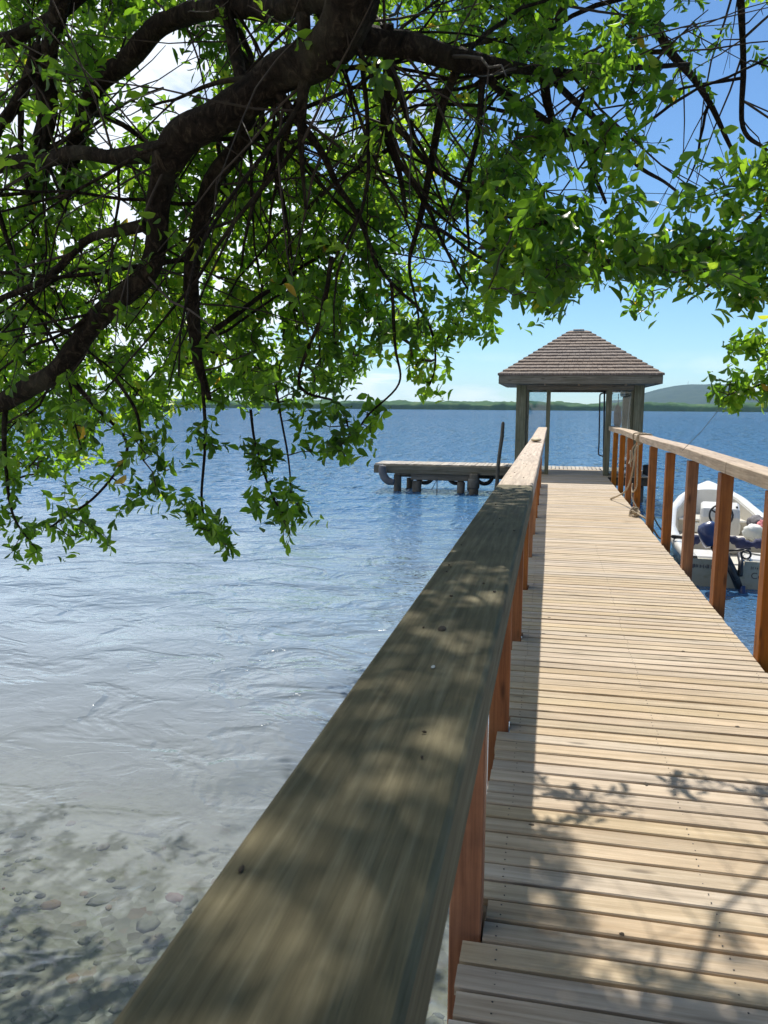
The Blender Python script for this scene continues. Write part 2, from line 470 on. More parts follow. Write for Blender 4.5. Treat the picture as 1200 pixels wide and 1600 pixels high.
g = npmesh('ground', v, f, ground_mat()); g['kind'] = 'structure'

def water_mat():
    mt, t = material('sea_water')
    geo = t.new('ShaderNodeNewGeometry'); p = geo.outputs['Position']
    sp = t.new('ShaderNodeSeparateXYZ'); t.l.new(p, sp.inputs[0])
    y = t.math('ADD', sp.outputs[1], t.math('MULTIPLY', t.math('MAXIMUM', t.math('SUBTRACT', sp.outputs[0], .5), 0.0), 4.0))   # bluer and more opaque to the right of the walk
    dist = t.vmath('LENGTH', t.vmath('SUBTRACT', p, tuple(EYE)))
    far = t.maprange(dist, 6, 60, 0, 1, True)
    # wave heights in metres: ripples, chop and swell; calm in the lee of the shore, choppier outside
    pm = t.mapping(p, rot=(0,0,R(10)), scale=(.9,1.25,1))
    swell = t.noise(pm, .7, 1, .5, .5)
    chop = t.noise(pm, 1.5, 3, .55, .9)
    rip = t.noise(pm, 4.2, 3, .6, .7)
    fine = t.noise(pm, 13, 2, .5, .3)
    lee = t.maprange(y, 2.5, 9, .32, 1.25, True)
    out_ = t.maprange(dist, 12, 45, 1.0, 2.3, True)
    sharp = t.math('POWER', t.math('SUBTRACT', 1.0, t.math('ABSOLUTE', t.math('MULTIPLY', t.math('SUBTRACT', chop, .5), 4.0), clamp=True), clamp=True), 1.5)
    h = t.math('ADD', t.math('MULTIPLY', swell, .22), t.math('MULTIPLY', chop, .11))
    h = t.math('ADD', h, t.math('MULTIPLY', sharp, .018))
    h = t.math('ADD', h, t.math('MULTIPLY', rip, t.maprange(y, 3, 14, .022, .050)))
    h = t.math('MULTIPLY', t.math('MULTIPLY', h, lee), out_)
    h = t.math('ADD', h, t.math('MULTIPLY', fine, t.maprange(y, 3, 15, .0012, .010)))
    pf = t.mapping(p, rot=(0,0,R(-6)), scale=(3.2,1.0,1))
    for sc_, amp_, d0_, d1_ in ((.9, .26, 10, 30), (.34, .9, 25, 80), (.11, 3.2, 70, 220), (.035, 10, 200, 600)):
        o_ = t.noise(pf, sc_, 2, .6)
        o_ = t.math('ADD', t.math('MULTIPLY', o_, .5), t.math('POWER', t.math('MULTIPLY', o_, 1.45), 6.0))
        h = t.math('ADD', h, t.math('MULTIPLY', o_, t.maprange(dist, d0_, d1_, 0, amp_, True)))
    nb = t.bump(h, 1.0, 1.0)
    rough = t.maprange(dist, 8, 300, .03, .08)
    gl = t.new('ShaderNodeBsdfGlossy', distribution='GGX'); gl.inputs[0].default_value = (1,1,1,1)
    t.put(gl.inputs['Roughness'], rough); t.l.new(nb, gl.inputs['Normal'])
    fr = t.new('ShaderNodeFresnel'); fr.inputs[0].default_value = 1.333; t.l.new(nb, fr.inputs['Normal'])
    frc = t.math('MINIMUM', fr.outputs[0], t.maprange(dist, 10, 200, .90, .50))
    tr = t.new('ShaderNodeBsdfTransparent'); tr.inputs[0].default_value = (.84,.92,.92,1)
    deep = t.new('ShaderNodeBsdfDiffuse'); t.l.new(nb, deep.inputs['Normal'])
    dcol = t.mix(t.maprange(y, 3, 8.5, 0, 1, True), (.25,.28,.31), (.17,.235,.305))
    dcol = t.mix(t.maprange(y, 7, 18, 0, 1, True), dcol, (.050,.15,.30))
    t.l.new(dcol, deep.inputs[0])
    turb = t.maprange(y, .5, 7.5, .16, 1.0, True)
    body = t.mixsh(turb, tr.outputs[0], deep.outputs[0])
    t.l.new(t.mixsh(frc, body, gl.outputs[0]), t.out.inputs[0]); return mt
wx = [-6400,-3000,-1000,-300,-100,-40,-20,-10,-5,0,5,10,20,40,100,300,1000,3000,6400]
wy = [-300,-100,-30,-10,-5,0,5,10,15,20,30,50,100,200,400,800,1600,3200,7000]
v, f = grid(wx, wy, lambda X, Y: X*0)
w = npmesh('water', v, f, water_mat()); w['kind'] = 'structure'

def forest_mat():
    mt, t = material('far_mangrove')
    p = t.new('ShaderNodeNewGeometry').outputs['Position']
    col = t.ramp(t.noise(p, .06, 6, .65), [(.3, (.022,.06,.022)), (.55, (.05,.115,.035)), (.75, (.13,.17,.06))])
    t.l.new(principled(t, col, 1.0, spec=.1), t.out.inputs[0]); return mt
def hill_mat():
    mt, t = material('far_hill')
    p = t.new('ShaderNodeNewGeometry').outputs['Position']
    col = t.ramp(t.noise(p, .012, 7, .65), [(.3, (.015,.03,.018)), (.55, (.03,.052,.026)), (.75, (.06,.075,.038))])
    t.l.new(principled(t, col, 1.0, spec=.1), t.out.inputs[0]); return mt
SHORE = 1100.0
def shore_profile():
    # mangrove belt along the far shore: a rolling canopy surface with bumps, rising back from the water
    xs = np.arange(-1500, 1500, 4.0); ys = np.concatenate([[0, .5, 6], np.arange(12, 150, 9.0)])
    X, Y = np.meshgrid(xs, ys)
    Z = np.zeros_like(X)
    for i in range(X.shape[0]):
        for j in range(X.shape[1]):
            x, y = X[i, j], Y[i, j]
            b = mn.noise(Vector((x*.045, y*.05, 3)))*4.0 + mn.noise(Vector((x*.16, y*.1, 5)))*1.6 + mn.noise(Vector((x*.012, y*.01, 9)))*3.4
            hgt = 0 if y == 0 else (5.5 if y == .5 else 8.6 + y*.02)
            Z[i, j] = -.3 if y == 0 else hgt + b*(.5 if y < 1 else 1)
    Yw = Y + SHORE + 30*np.sin(X*.004+1) + 12*np.sin(X*.017) - .00004*X*X*0
    v = np.stack([X, Yw, Z], -1).reshape(-1, 3); nx, ny = len(xs), len(ys)
    ii = np.arange(ny-1)[:, None]*nx + np.arange(nx-1)[None, :]
    f = np.stack([ii, ii+1, ii+nx+1, ii+nx], -1).reshape(-1, 4)
    return v, f
v, f = shore_profile()
o = npmesh('mangrove_forest', v, f, forest_mat()); o['kind'] = 'stuff'
o['label'] = 'low green mangrove forest lining the far shore of the bay'; o['category'] = 'forest'
def hill():
    # the ridge right of the pavilion: height profile read along the skyline, with real depth behind
    Y0 = 4200.0
    sky = [(940,629),(985,622),(1005,614),(1030,607),(1055,602),(1075,600),(1110,600),(1128,602),(1150,606),(1190,612),(1260,618),(1360,626),(1500,634)]
    px = [PY(a, b, Y0).x for a, b in sky]; pz = [PY(a, b, Y0).z for a, b in sky]
    xs = np.linspace(px[0], px[-1], 150); prof = np.interp(xs, px, pz)
    ys = np.linspace(-900, 900, 46)
    X, Y = np.meshgrid(xs, ys); P = np.tile(prof, (len(ys), 1))
    Z = P*np.clip(1-(np.abs(Y)/900)**1.5, 0, 1)
    for i in range(Z.shape[0]):
        for j in range(Z.shape[1]):
            q = Vector((X[i,j]*.004, Y[i,j]*.004, 1.7))
            Z[i,j] *= 1 + .16*mn.noise(q)*(abs(Y[i,j]) > 60) ; Z[i,j] += 5*mn.noise(q*6)*(abs(Y[i,j]) > 40)
    v = np.stack([X, Y+Y0, Z-2], -1).reshape(-1, 3); nx, ny = len(xs), len(ys)
    ii = np.arange(ny-1)[:, None]*nx + np.arange(nx-1)[None, :]
    f = np.stack([ii, ii+1, ii+nx+1, ii+nx], -1).reshape(-1, 4)
    o = npmesh('hill', v, f, hill_mat()); o['kind'] = 'structure'
    b = PY(1075, 600.5, Y0)
    mb = MB(); mb.tube([(b.x, Y0, b.z-4), (b.x, Y0, b.z+17)], [1.2, .5], 6)
    mb.beam((b.x-2, Y0, b.z+12), (b.x+2, Y0, b.z+12), .5, .5, 0); mb.build('mast', M['metal']).__setitem__('label', 'thin radio mast standing on top of the far hill')
    bpy.data.objects['mast']['category'] = 'mast'
hill()

# pebbles on the bed near the shore
def pebbles():
    base = MB().blob((0,0,0), (1,1,1), 7, 4, .35, 1.0)
    bv = np.array(base.v); bf = np.array(base.f)
    N = 9000
    x = rng.uniform(-6.5, 2.2, N); y = rng.uniform(-.5, 1, N)**1 * 1.0
    y = -1.2 + 6.5*rng.beta(1.5, 3.0, N)
    s = rng.lognormal(-3.95, .5, N)
    a = rng.uniform(0, 2*PI, N)
    V = []; Fc = []; T = []
    for i in range(N):
        sc = np.array([s[i]*rng.uniform(.8, 1.6), s[i]*rng.uniform(.7, 1.1), s[i]*rng.uniform(.15, .4)])
        q = bv*sc; c, sn = math.cos(a[i]), math.sin(a[i])
        q = np.stack([q[:,0]*c - q[:,1]*sn, q[:,0]*sn + q[:,1]*c, q[:,2]], -1)
        z = float(bed_z(np.array(x[i]), np.array(y[i])))
        V.append(q + [x[i], y[i], z]); Fc.append(bf + i*len(bv)); T += [rng.random()]*len(bv)
    mt, t = material('pebble')
    at = t.new('ShaderNodeAttribute', attribute_name='tint').outputs['Fac']
    col = t.ramp(at, [(0, (.24,.22,.18)), (.25, (.32,.29,.23)), (.5, (.40,.36,.28)), (.8, (.52,.48,.40)), (.93, (.46,.30,.18)), (1, (.40,.20,.16))])
    col = t.mix(.4, col, t.mix(t.noise(t.new('ShaderNodeNewGeometry').outputs['Position'], 60, 4), (.1,.1,.07), col))
    t.l.new(principled(t, col, .8, spec=.3), t.out.inputs[0])
    o = npmesh('pebbles', np.concatenate(V), np.concatenate(Fc), mt)
    at = o.data.attributes.new('tint', 'FLOAT', 'POINT'); at.data.foreach_set('value', np.array(T, np.float32))
    o['kind'] = 'stuff'; o['label'] = 'small brown and grey pebbles on the shallow sea bed'; o['category'] = 'pebbles'
pebbles()

# ------------------------------------------------------------------ boardwalk
DZ = .60
XL, XR = -.195, 1.265
LPY = [-.82, .62, 2.10, 3.58, 5.10, 6.60, 8.10, 9.58, 11.05, 12.52, 14.0, 15.4]         # left posts
RPY = [-.9, .55, 2.05, 3.50, 4.95, 6.33, 7.76, 9.20, 10.72, 12.35, 13.75, 15.25, 16.9]  # right posts
PW_, PD = .092, .12
walk = thing('boardwalk', 'long narrow boardwalk of pale crosswise planks running out to the pavilion', 'boardwalk', (0, 8, DZ))
def plank_mesh(x0, x1, w, th, k, name='plank'):
    """board across the walk with eased edges, a slight cup and small end wear"""
    r = random.Random(k); b = .004; n = 7
    vs = []; fs = []
    prof = [(-w/2, -th), (-w/2, -b), (-w/2+b, 0), (-w*.2, -.0009*r.random()), (w*.2, -.0009*r.random()), (w/2-b, 0), (w/2, -b), (w/2, -th)]
    np_ = len(prof)
    for i in range(n):
        u = i/(n-1); x = x0 + (x1-x0)*u
        if i == 0: x += r.uniform(-.004, .004)
        if i == n-1: x += r.uniform(-.004, .004)
        dy = .0016*math.sin(u*3+k) + r.uniform(-.0006, .0006); dz = .0012*math.sin(u*4.1+k*2)
        for (py, pz) in prof: vs.append((x, py+dy+ (r.uniform(-.0008,.0008) if abs(py) > w*.4 else 0), pz+dz))
    for i in range(n-1):
        for j in range(np_-1): fs.append((i*np_+j, i*np_+j+1, (i+1)*np_+j+1, (i+1)*np_+j))
        fs.append((i*np_+np_-1, i*np_, (i+1)*np_, (i+1)*np_+np_-1))
    fs.append(tuple(range(np_-1, -1, -1))); fs.append(tuple((n-1)*np_+j for j in range(np_)))
    fs = [tuple(reversed(q)) for q in fs]
    mb = MB(); mb.add(vs, fs); return mb.mesh(name, M['deck'])
PMESH = [plank_mesh(XL, XR, .0860, .028, k) for k in range(6)]
PSHORT = [plank_mesh(-.142, XR, .0860, .028, 20+k) for k in range(3)]
nails = MB()
y = -1.15; i = 0
while y < 18.42:
    near_post = any(p-.05 < y < p+PD+.05 for p in LPY)
    me = random.choice(PSHORT if near_post else PMESH)
    o = bpy.data.objects.new('plank', me); COL.objects.link(o); o.parent = walk
    o.location = Vector((random.uniform(-.003, .003), y, DZ + random.uniform(-.0015, .0012))) - walk.location
    o.rotation_euler = (random.uniform(-.012, .012), 0, random.uniform(-.0022, .0022))
    if y < 9:
        for nx in (-.10 + random.uniform(-.008,.008), .53 + random.uniform(-.008,.008), 1.20 + random.uniform(-.008,.008)):
            for ny in (-.022, .022):
                nails.lathe([(.0022, -.001), (.0028, .0004), (.0015, .0009)], 7, Matrix.Translation((nx, y+ny+random.uniform(-.004,.004), DZ+.0002)))
    y += .0992 + random.uniform(-.0012, .0012); i += 1
n = nails.build('nail_heads', M['nail'], walk); n['kind'] = 'stuff'
def walkpart(name, lo, hi, mat, bev=.005):
    mb = MB(); c = (Vector(lo)+Vector(hi))/2
    mb.box(lo, hi, bev); return mb.build(name, mat, walk)
for x in (-.115, .50, 1.19):
    walkpart('joist', (x-.03, -1.2, DZ-.20), (x+.03, 18.45, DZ-.034), M['under'])
for py in np.arange(-.4, 18, 2.95):
    walkpart('cross_beam', (-.24, py-.04, DZ-.345), (1.36, py+.04, DZ-.203), M['under'])
    for x in (-.02, 1.12):
        mb = MB(); mb.tube([(x, py, -2.6), (x, py, DZ-.35)], .075, 12); mb.build('pile', M['pile'], walk, True)

# ------------------------------------------------------------------ railings
RZ = DZ + 1.126; RTH = .087
def rail_board(x0, x1, ya, yb, mat, parent, seed, name='rail_board'):
    """thick handrail board with eased edges; real boards wander a little"""
    n = max(6, int((yb-ya)*5)); b = .007; vs = []; fs = []
    prof = [(0, -RTH), (0, -b), (.3, -b*.3), (1, 0)]  # placeholder order, expanded below
    def ring(y, dx, dz, e):
        w = x1-x0; wob = .0015*mn.noise(Vector((seed, y*4, 0)))
        return [(x0+dx, y, RZ-RTH+dz), (x0+dx+wob, y, RZ-b+dz), (x0+b*.4+dx, y, RZ-b*.4+dz), (x0+b+dx, y, RZ+dz), (x0+w*.3+dx, y, RZ+dz+.0005),
                (x1-w*.3+dx, y, RZ+dz-.0006), (x1-b+dx, y, RZ+dz), (x1-b*.4+dx, y, RZ-b*.4+dz), (x1+dx-wob, y, RZ-b+dz), (x1+dx, y, RZ-RTH+b*.6+dz), (x1-b*.6+dx, y, RZ-RTH+dz)]
    for i in range(n+1):
        y = ya + (yb-ya)*i/n
        amp = min(1, max(0, (y-3)/6))
        dx = .010*mn.noise(Vector((seed*3.1, y*.33, 5)))*(.25+amp) ; dz = .020*mn.noise(Vector((seed*1.7, y*.30, 9)))*(.1+amp)
        vs += ring(y, dx, dz, 0)
    k = 11
    for i in range(n):
        for j in range(k): fs.append((i*k+j, i*k+(j+1)%k, (i+1)*k+(j+1)%k, (i+1)*k+j))
    fs.append(tuple(range(k))[::-1]); fs.append(tuple(n*k+j for j in range(k)))
    fs = [tuple(reversed(q)) for q in fs]
    mb = MB(); mb.add(vs, fs); return mb.build(name, mat, parent)
def railing(name_lab, cat, posts, x0, x1, px, boards, side):
    t = thing('railing', name_lab, cat, (px+PW_/2, 8, DZ))
    vs, fs = cham((PW_/2, PD/2, (RZ-RTH-.012-.18)/2), .004)
    L = RZ - RTH - .012 - .18
    mes = []
    for k in range(3):
        mb = MB(); mb.add([(a, b, c) for a, b, c in vs], fs); mes.append(mb.mesh('post', M['post']))
    for i, y in enumerate(posts):
        o = bpy.data.objects.new('post', mes[i % 3]); COL.objects.link(o); o.parent = t
        o.location = Vector((px+PW_/2 + random.uniform(-.004,.004), y+PD/2, .18 + L/2)) - t.location
        o.rotation_euler = (random.uniform(-.006,.006), random.uniform(-.006,.006), random.uniform(-.03,.03))
    for j, (a, b, mt) in enumerate(boards):
        rail_board(x0, x1, a+.0015, b-.0015, mt, t, side*10+j)
    # inner bearer under the handrail
    return t
rl = railing('left wooden railing with a broad weathered handrail, toned dark for shade, running close past the viewer', 'railing', LPY, -.254, -.077, -.240,
    [(-1.2, 3.93, M['rail_old_shaded']), (3.93, 8.95, M['rail']), (8.95, 16.9, M['rail'])], 1)
rr = railing('right wooden railing between the boardwalk and the moored motorboat, rope tied round it', 'railing', RPY, 1.262, 1.440, 1.268,
    [(-1.2, 2.0, M['rail']), (2.0, 6.15, M['rail']), (6.15, 12.05, M['rail']), (12.05, 18.40, M['rail'])], 2)

# small tan oval block lying on the left handrail
mb = MB(); mb.blob((-.165, 9.3, RZ+.022), (.062, .16, .022), 18, 8, .08, 3.0)
tag(mb.build('rail_pad', plain('tan_pad', (.50,.40,.24), .7, 0, .2, 20), None, True), 'small tan oval block lying on the left handrail', 'block')

# ------------------------------------------------------------------ landing and pavilion
LAND_Z = .70
land = thing('landing_dock', 'grey wooden landing dock on piles reaching left of the pavilion', 'dock', (-2.5, 20.4, LAND_Z))
x = -4.30; 
LM = []
for k in range(4):
    mb = MB(); mb.box((-.044, -.52, -.028), (.044, .52+.01*k, 0), .004); LM.append(mb.mesh('plank', M['deck_y']))
k = 0
while x < -.62:
    o = bpy.data.objects.new('plank', random.choice(LM)); COL.objects.link(o); o.parent = land
    o.location = Vector((x, 20.02+random.uniform(-.012,.012), LAND_Z+random.uniform(-.002,.004))) - land.location
    x += .0975; k += 1
def part(parent, name, mat, fn, smooth=False):
    mb = MB(); fn(mb); return mb.build(name, mat, parent, smooth)
part(land, 'edge_beam', M['grey_wood_x'], lambda m: m.box((-4.36, 19.44, LAND_Z-.235), (-.64, 19.505, LAND_Z-.031), .006))
part(land, 'edge_beam', M['grey_wood_x'], lambda m: m.box((-4.36, 20.58, LAND_Z-.235), (-.64, 20.64, LAND_Z-.031), .006))
part(land, 'cross_beam', M['grey_wood_x'], lambda m: m.box((-3.42, 19.52, LAND_Z-.40), (-1.85, 19.68, LAND_Z-.237), .008))
part(land, 'cross_beam', M['grey_wood_x'], lambda m: m.box((-4.0, 20.35, LAND_Z-.40), (-1.0, 20.50, LAND_Z-.237), .008))
for (x, y, rr_, mt, top) in ((-3.78, 19.62, .10, 'concrete', .42), (-3.28, 19.62, .115, 'concrete', .27), (-2.16, 19.60, .10, 'concrete', .27), (-1.82, 19.40, .12, 'pile', .50), (-3.6, 20.42, .09, 'pile', .27), (-2.0, 20.42, .09, 'pile', .27), (-.9, 19.7, .10, 'pile', .44)):
    part(land, 'pile', M[mt], lambda m: m.tube([(x, y, -2.6), (x+.01, y, -1), (x, y, 0), (x+.008, y, top)], [rr_]*4, 12, True, .07), True)
part(land, 'pile_collar', M['concrete'], lambda m: m.lathe([(.13,.14),(.145,.16),(.145,.36),(.13,.38)], 14, Matrix.Translation((-1.82, 19.40, 0))), True)
# hanging tyres and the faded fender at the dock's end
for (px, py, lab, n) in ((664, 738, 'black tyre hanging under the landing dock between its leftmost piles', 0), (713, 740, 'black tyre hanging under the landing dock at the middle pile', 1), (757, 740, 'black tyre hanging at the dock beside the leaning pole, nearest the boardwalk', 2)):
    c = PY(px, py, 19.80); c.z = .405 + .01*n
    tyre = MB(); tyre.torus(c, (.05*n-.05, 1, .03), .200, .050, 30, 10)
    tag(tyre.build('tyre', M['rubber'], None, True), lab, 'tyre', 'tyres hanging from the landing dock')
def big_fender():
    t = MB()
    q = smooth_path([tuple(PY(598,727.5,19.30))+(.085,), tuple(PY(597.5,735,19.30))+(.10,), tuple(PY(600,744,19.30))+(.10,), tuple(PY(606,751,19.30))+(.095,), tuple(PY(616,754,19.30))+(.07,)], 5)
    t.tube([Vector(p[:3]) for p in q], [p[3] for p in q], 12, True, .05)
    tag(t.build('dock_fender', M['grey_rubber'], None, True), 'faded grey rubber fender curling off the left end of the landing dock', 'fender')
big_fender()
a = PY(786, 659, 19.25); b = PY(776.5, 752, 19.15); d = (b-a)
def pole(m):
    pts = [a + d*t + Vector((.012*math.sin(t*7), 0, 0)) for t in (0, .03, .25, .5, .75, 1, 1.5, 2.2)]
    m.tube(pts, [.026, .042, .046, .044, .046, .048, .05, .05], 10, True, .08)
tag(part(None, 'mooring_pole', M['pile'], pole, True), 'thin dark wooden pole leaning upright out of the water beside the landing dock', 'pole')
ladder = MB(); 
pa = PY(683, 748, 19.38); ladder.tube([pa, pa+Vector((0,0,-.5))], .012, 6); ladder.tube([pa+Vector((0,0,-.02)), pa+Vector((-.14,0,-.28))], .008, 6)
tag(ladder.build('iron_hook', M['pipe']), 'thin dark iron hook hanging under the middle of the landing dock', 'hook')

pav = thing('pavilion', 'wooden pavilion with a stepped shingle hip roof at the end of the boardwalk', 'pavilion', (.65, 19.9, DZ))
FY, BY = 18.55, 21.0
# floor planks continue crosswise under the roof
fm = []
for k in range(3):
    mb = MB(); mb.box((-.80, -.0445, -.028), (2.18+.006*k, .0445, 0), .004); fm.append(mb.mesh('floor_plank', M['deck']))
y = 18.52
while y < 20.2:
    o = bpy.data.objects.new('floor_plank', random.choice(fm)); COL.objects.link(o); o.parent = pav
    o.location = Vector((random.uniform(-.004,.004), y, DZ-.001+random.uniform(-.002,.002))) - pav.location; y += .0985
x = -.72
fm2 = []
for k in range(3):
    mb = MB(); mb.box((-.044, -.56, -.028), (.044, .56+.012*k, 0), .004); fm2.append(mb.mesh('floor_plank', M['deck_y']))
while x < 2.30:
    o = bpy.data.objects.new('floor_plank', random.choice(fm2)); COL.objects.link(o); o.parent = pav
    o.location = Vector((x, 20.80+random.uniform(-.02,.02), DZ+random.uniform(-.001,.004))) - pav.location; x += .1015
for yy in (18.6, 20.0, 21.2):
    part(pav, 'floor_beam', M['under'], lambda m: m.box((-.9, yy-.05, DZ-.22), (2.3, yy+.05, DZ-.034), .006))
for (x, y) in ((-.70, 18.7), (2.0, 18.7), (-.7, 21.1), (2.1, 21.1), (.6, 19.9)):
    part(pav, 'pile', M['pile'], lambda m: m.tube([(x, y, -2.6), (x, y, DZ-.225)], .11, 12, True, .05), True)
HZ = 2.1 + (639-603)*FY/F         # underside of the header zone, world height
# posts: two corner posts in front (square timbers), slim door posts, two at the back
def sqpost(name, x0, x1, y0, y1, top, mat='grey_wood'):
    part(pav, name, M[mat], lambda m: m.box((x0, y0, DZ+.001), (x1, y1, top), .008))
def X_at(px, Y): return PY(px, 680, Y).x
TOPZ = PY(860, 598, FY).z
hdr0 = PY(862, 609.5, FY).z
sqpost('corner_post', X_at(805, FY), X_at(820.5, FY), FY, FY+.20, TOPZ+.12)
sqpost('corner_post', X_at(988, FY), X_at(1004, FY), FY, FY+.20, TOPZ+.12)
sqpost('corner_post', X_at(805, FY), X_at(820.5, FY), BY, BY+.18, TOPZ+.12)
sqpost('corner_post', X_at(986, FY), X_at(1004, FY), BY, BY+.18, TOPZ+.12)
sqpost('door_post', X_at(852, FY), X_at(858.5, FY), FY+.02, FY+.12, hdr0+.10)
sqpost('door_post', X_at(945, FY), X_at(954, FY), FY+.02, FY+.14, hdr0+.10)
sqpost('jamb', X_at(820.8, FY), X_at(824.5, FY), FY+.05, FY+.12, hdr0)
sqpost('jamb', X_at(984, FY), X_at(987.8, FY), FY+.05, FY+.12, hdr0)
xl, xr = X_at(805, FY), X_at(1004, FY)
part(pav, 'header_beam', M['grey_wood_x'], lambda m: m.box((X_at(820.7,FY), FY+.015, hdr0+.002), (X_at(987.8,FY), FY+.11, hdr0+.12), .006))
part(pav, 'header_beam', M['grey_wood_x'], lambda m: m.box((xl+.01, BY+.02, hdr0+.002), (xr-.01, BY+.14, hdr0+.14), .006))
for (xx) in (xl+.06, xr-.16):
    part(pav, 'side_beam', M['grey_wood_x'], lambda m: m.box((xx, FY+.21, hdr0+.02), (xx+.10, BY-.01, hdr0+.17), .006))
for (a0, a1) in ((824.6, 851.9), (954.1, 983.9)):
    o = part(pav, 'glass_pane', M['glass'], lambda m: m.box((X_at(a0,FY)+.002, FY+.075, DZ+.06), (X_at(a1,FY)-.002, FY+.083, hdr0-.002), 0))
    part(pav, 'pane_sill', M['grey_wood_x'], lambda m: m.box((X_at(a0,FY)+.002, FY+.05, DZ+.002), (X_at(a1,FY)-.002, FY+.11, DZ+.058), .003))
# side glass panels
for xx in (xl+.08, xr-.09):
    part(pav, 'glass_pane', M['glass'], lambda m: m.box((xx, FY+.22, DZ+.9), (xx+.008, BY-.02, hdr0), 0))
# roof
RY0, RY1 = 18.13, 21.60
ex0, ex1 = PY(779, 590, RY0).x, PY(1036.5, 590, RY0).x
ez1, ez0 = PY(905, 585.5, RY0).z, PY(905, 599.5, RY0).z
ymid = (RY0+RY1)/2; az = PY(908, 516.5, ymid).z
xm = (ex0+ex1)/2; ridge = .19
part(pav, 'fascia', M['grey_wood_x'], lambda m: m.box((ex0+.02, RY0, ez0), (ex1-.02, RY0+.035, ez1-.01), .004))
part(pav, 'fascia', M['grey_wood_x'], lambda m: m.box((ex0+.02, RY1-.035, ez0), (ex1-.02, RY1, ez1-.01), .004))
M['gw_y'] = wood('grey_beam_wood_y', (.10,.085,.06), (.22,.19,.145), (.34,.30,.24), 'y', .8, (.10,.105,.06), .45, .12)
part(pav, 'fascia', M['gw_y'], lambda m: m.box((ex0, RY0+.037, ez0), (ex0+.035, RY1-.037, ez1-.01), .004))
part(pav, 'fascia', M['gw_y'], lambda m: m.box((ex1-.035, RY0+.037, ez0), (ex1, RY1-.037, ez1-.01), .004))
def soffit(m):   # sloped boards from the fascia's foot down to the wall head
    zi = hdr0 + .11
    o = [(ex0+.036, RY0+.036, ez0+.012), (ex1-.036, RY0+.036, ez0+.012), (ex1-.036, RY1-.036, ez0+.012), (ex0+.036, RY1-.036, ez0+.012)]
    i = [(xl+.0, FY+.01, zi), (xr-.0, FY+.01, zi), (xr, BY+.17, zi), (xl, BY+.17, zi)]
    up = lambda q: (q[0], q[1], q[2]+.02)
    m.add(o+i+[up(q) for q in o]+[up(q) for q in i],
      [(0,1,5,4),(1,2,6,5),(2,3,7,6),(3,0,4,7),(8,12,13,9),(9,13,14,10),(10,14,15,11),(11,15,12,8)])
part(pav, 'soffit', M['grey_wood_x'], soffit)
part(pav, 'ceiling_board', M['grey_wood_x'], lambda m: m.box((xl+.02, FY+.02, hdr0+.19), (xr-.02, BY+.15, hdr0+.21), .002))
for pxx in (848.5, 901.5, 974):
    xx = X_at(pxx, RY0+.3)
    part(pav, 'bracket', M['rail'], lambda m: m.box((xx-.02, RY0+.20, hdr0+.10), (xx+.02, RY0+.40, ez0+.03), .004))
def solid_roof(m):
    e = .03; z = ez1-.015
    m.add([(ex0+e,RY0+e,z),(ex1-e,RY0+e,z),(ex1-e,RY1-e,z),(ex0+e,RY1-e,z),(xm-ridge+e,ymid,az-.05),(xm+ridge-e,ymid,az-.05)],
          [(0,1,5,4),(1,2,5),(2,3,4,5),(3,0,4),(0,3,2,1)])
part(pav, 'roof_deck', M['under'], solid_roof)
NC = 15
def lerp(a, b, t): return a + (b-a)*t
# each course is a ring of four rows; every row is made of separate shingles of uneven width and butt line
shingle_meshes = {}
for c in range(NC):
    t0 = c/NC; t1 = min(1.0, (c+1.25)/NC)
    def ring(t): return (lerp(ex0-.02, xm-ridge, t), lerp(ex1+.02, xm+ridge, t), lerp(RY0-.02, ymid, t), lerp(RY1+.02, ymid, t), lerp(ez1, az, t))
    A = ring(t0); B = ring(t1); th = .042; lift = .034
    rows = [((A[0], A[2]), (A[1], A[2]), (B[0], B[2]), (B[1], B[2]), (0,-1)),
            ((A[1], A[3]), (A[0], A[3]), (B[1], B[3]), (B[0], B[3]), (0,1)),
            ((A[0], A[3]), (A[0], A[2]), (B[0], B[3]), (B[0], B[2]), (-1,0)),
            ((A[1], A[2]), (A[1], A[3]), (B[1], B[2]), (B[1], B[3]), (1,0))]
    for ri, (p0, p1, q0, q1, nrm) in enumerate(rows):
        m_ = MB(); L = math.dist(p0, p1); u = 0.0
        while u < 1:
            wd = random.uniform(.09, .17)/max(L, .1); u2 = min(1, u+wd)
            if 1-u2 < .3*wd: u2 = 1
            g = .0025/max(L,.1); ua, ub = u+g*(u > 0), u2-g*(u2 < 1)
            j = random.uniform(-.008, .006); jz = random.uniform(-.002, .004)
            def P(a, b, s, z): return (lerp(a[0], b[0], s), lerp(a[1], b[1], s), z)
            lo0 = P(p0, p1, ua, A[4]+lift+jz); lo1 = P(p0, p1, ub, A[4]+lift+jz)
            lo0 = (lo0[0]+nrm[0]*j, lo0[1]+nrm[1]*j, lo0[2]); lo1 = (lo1[0]+nrm[0]*j, lo1[1]+nrm[1]*j, lo1[2])
            hi0 = P(q0, q1, ua, B[4]+.004); hi1 = P(q0, q1, ub, B[4]+.004)
            dn = lambda q, d: (q[0], q[1], q[2]-d)
            vs = [lo0, lo1, hi1, hi0, dn(lo0, th), dn(lo1, th), dn(hi1, .012), dn(hi0, .012)]
            m_.add(vs, [(0,1,2,3),(4,7,6,5),(0,4,5,1),(1,5,6,2),(2,6,7,3),(3,7,4,0)])
            u = u2
        m_.build('shingle_course', M['shingle'], pav)
part(pav, 'ridge_cap', M['cap'], lambda m: m.box((xm-ridge+.06, ymid-.05, az+.01), (xm+ridge-.06, ymid+.05, az+.032), .008))

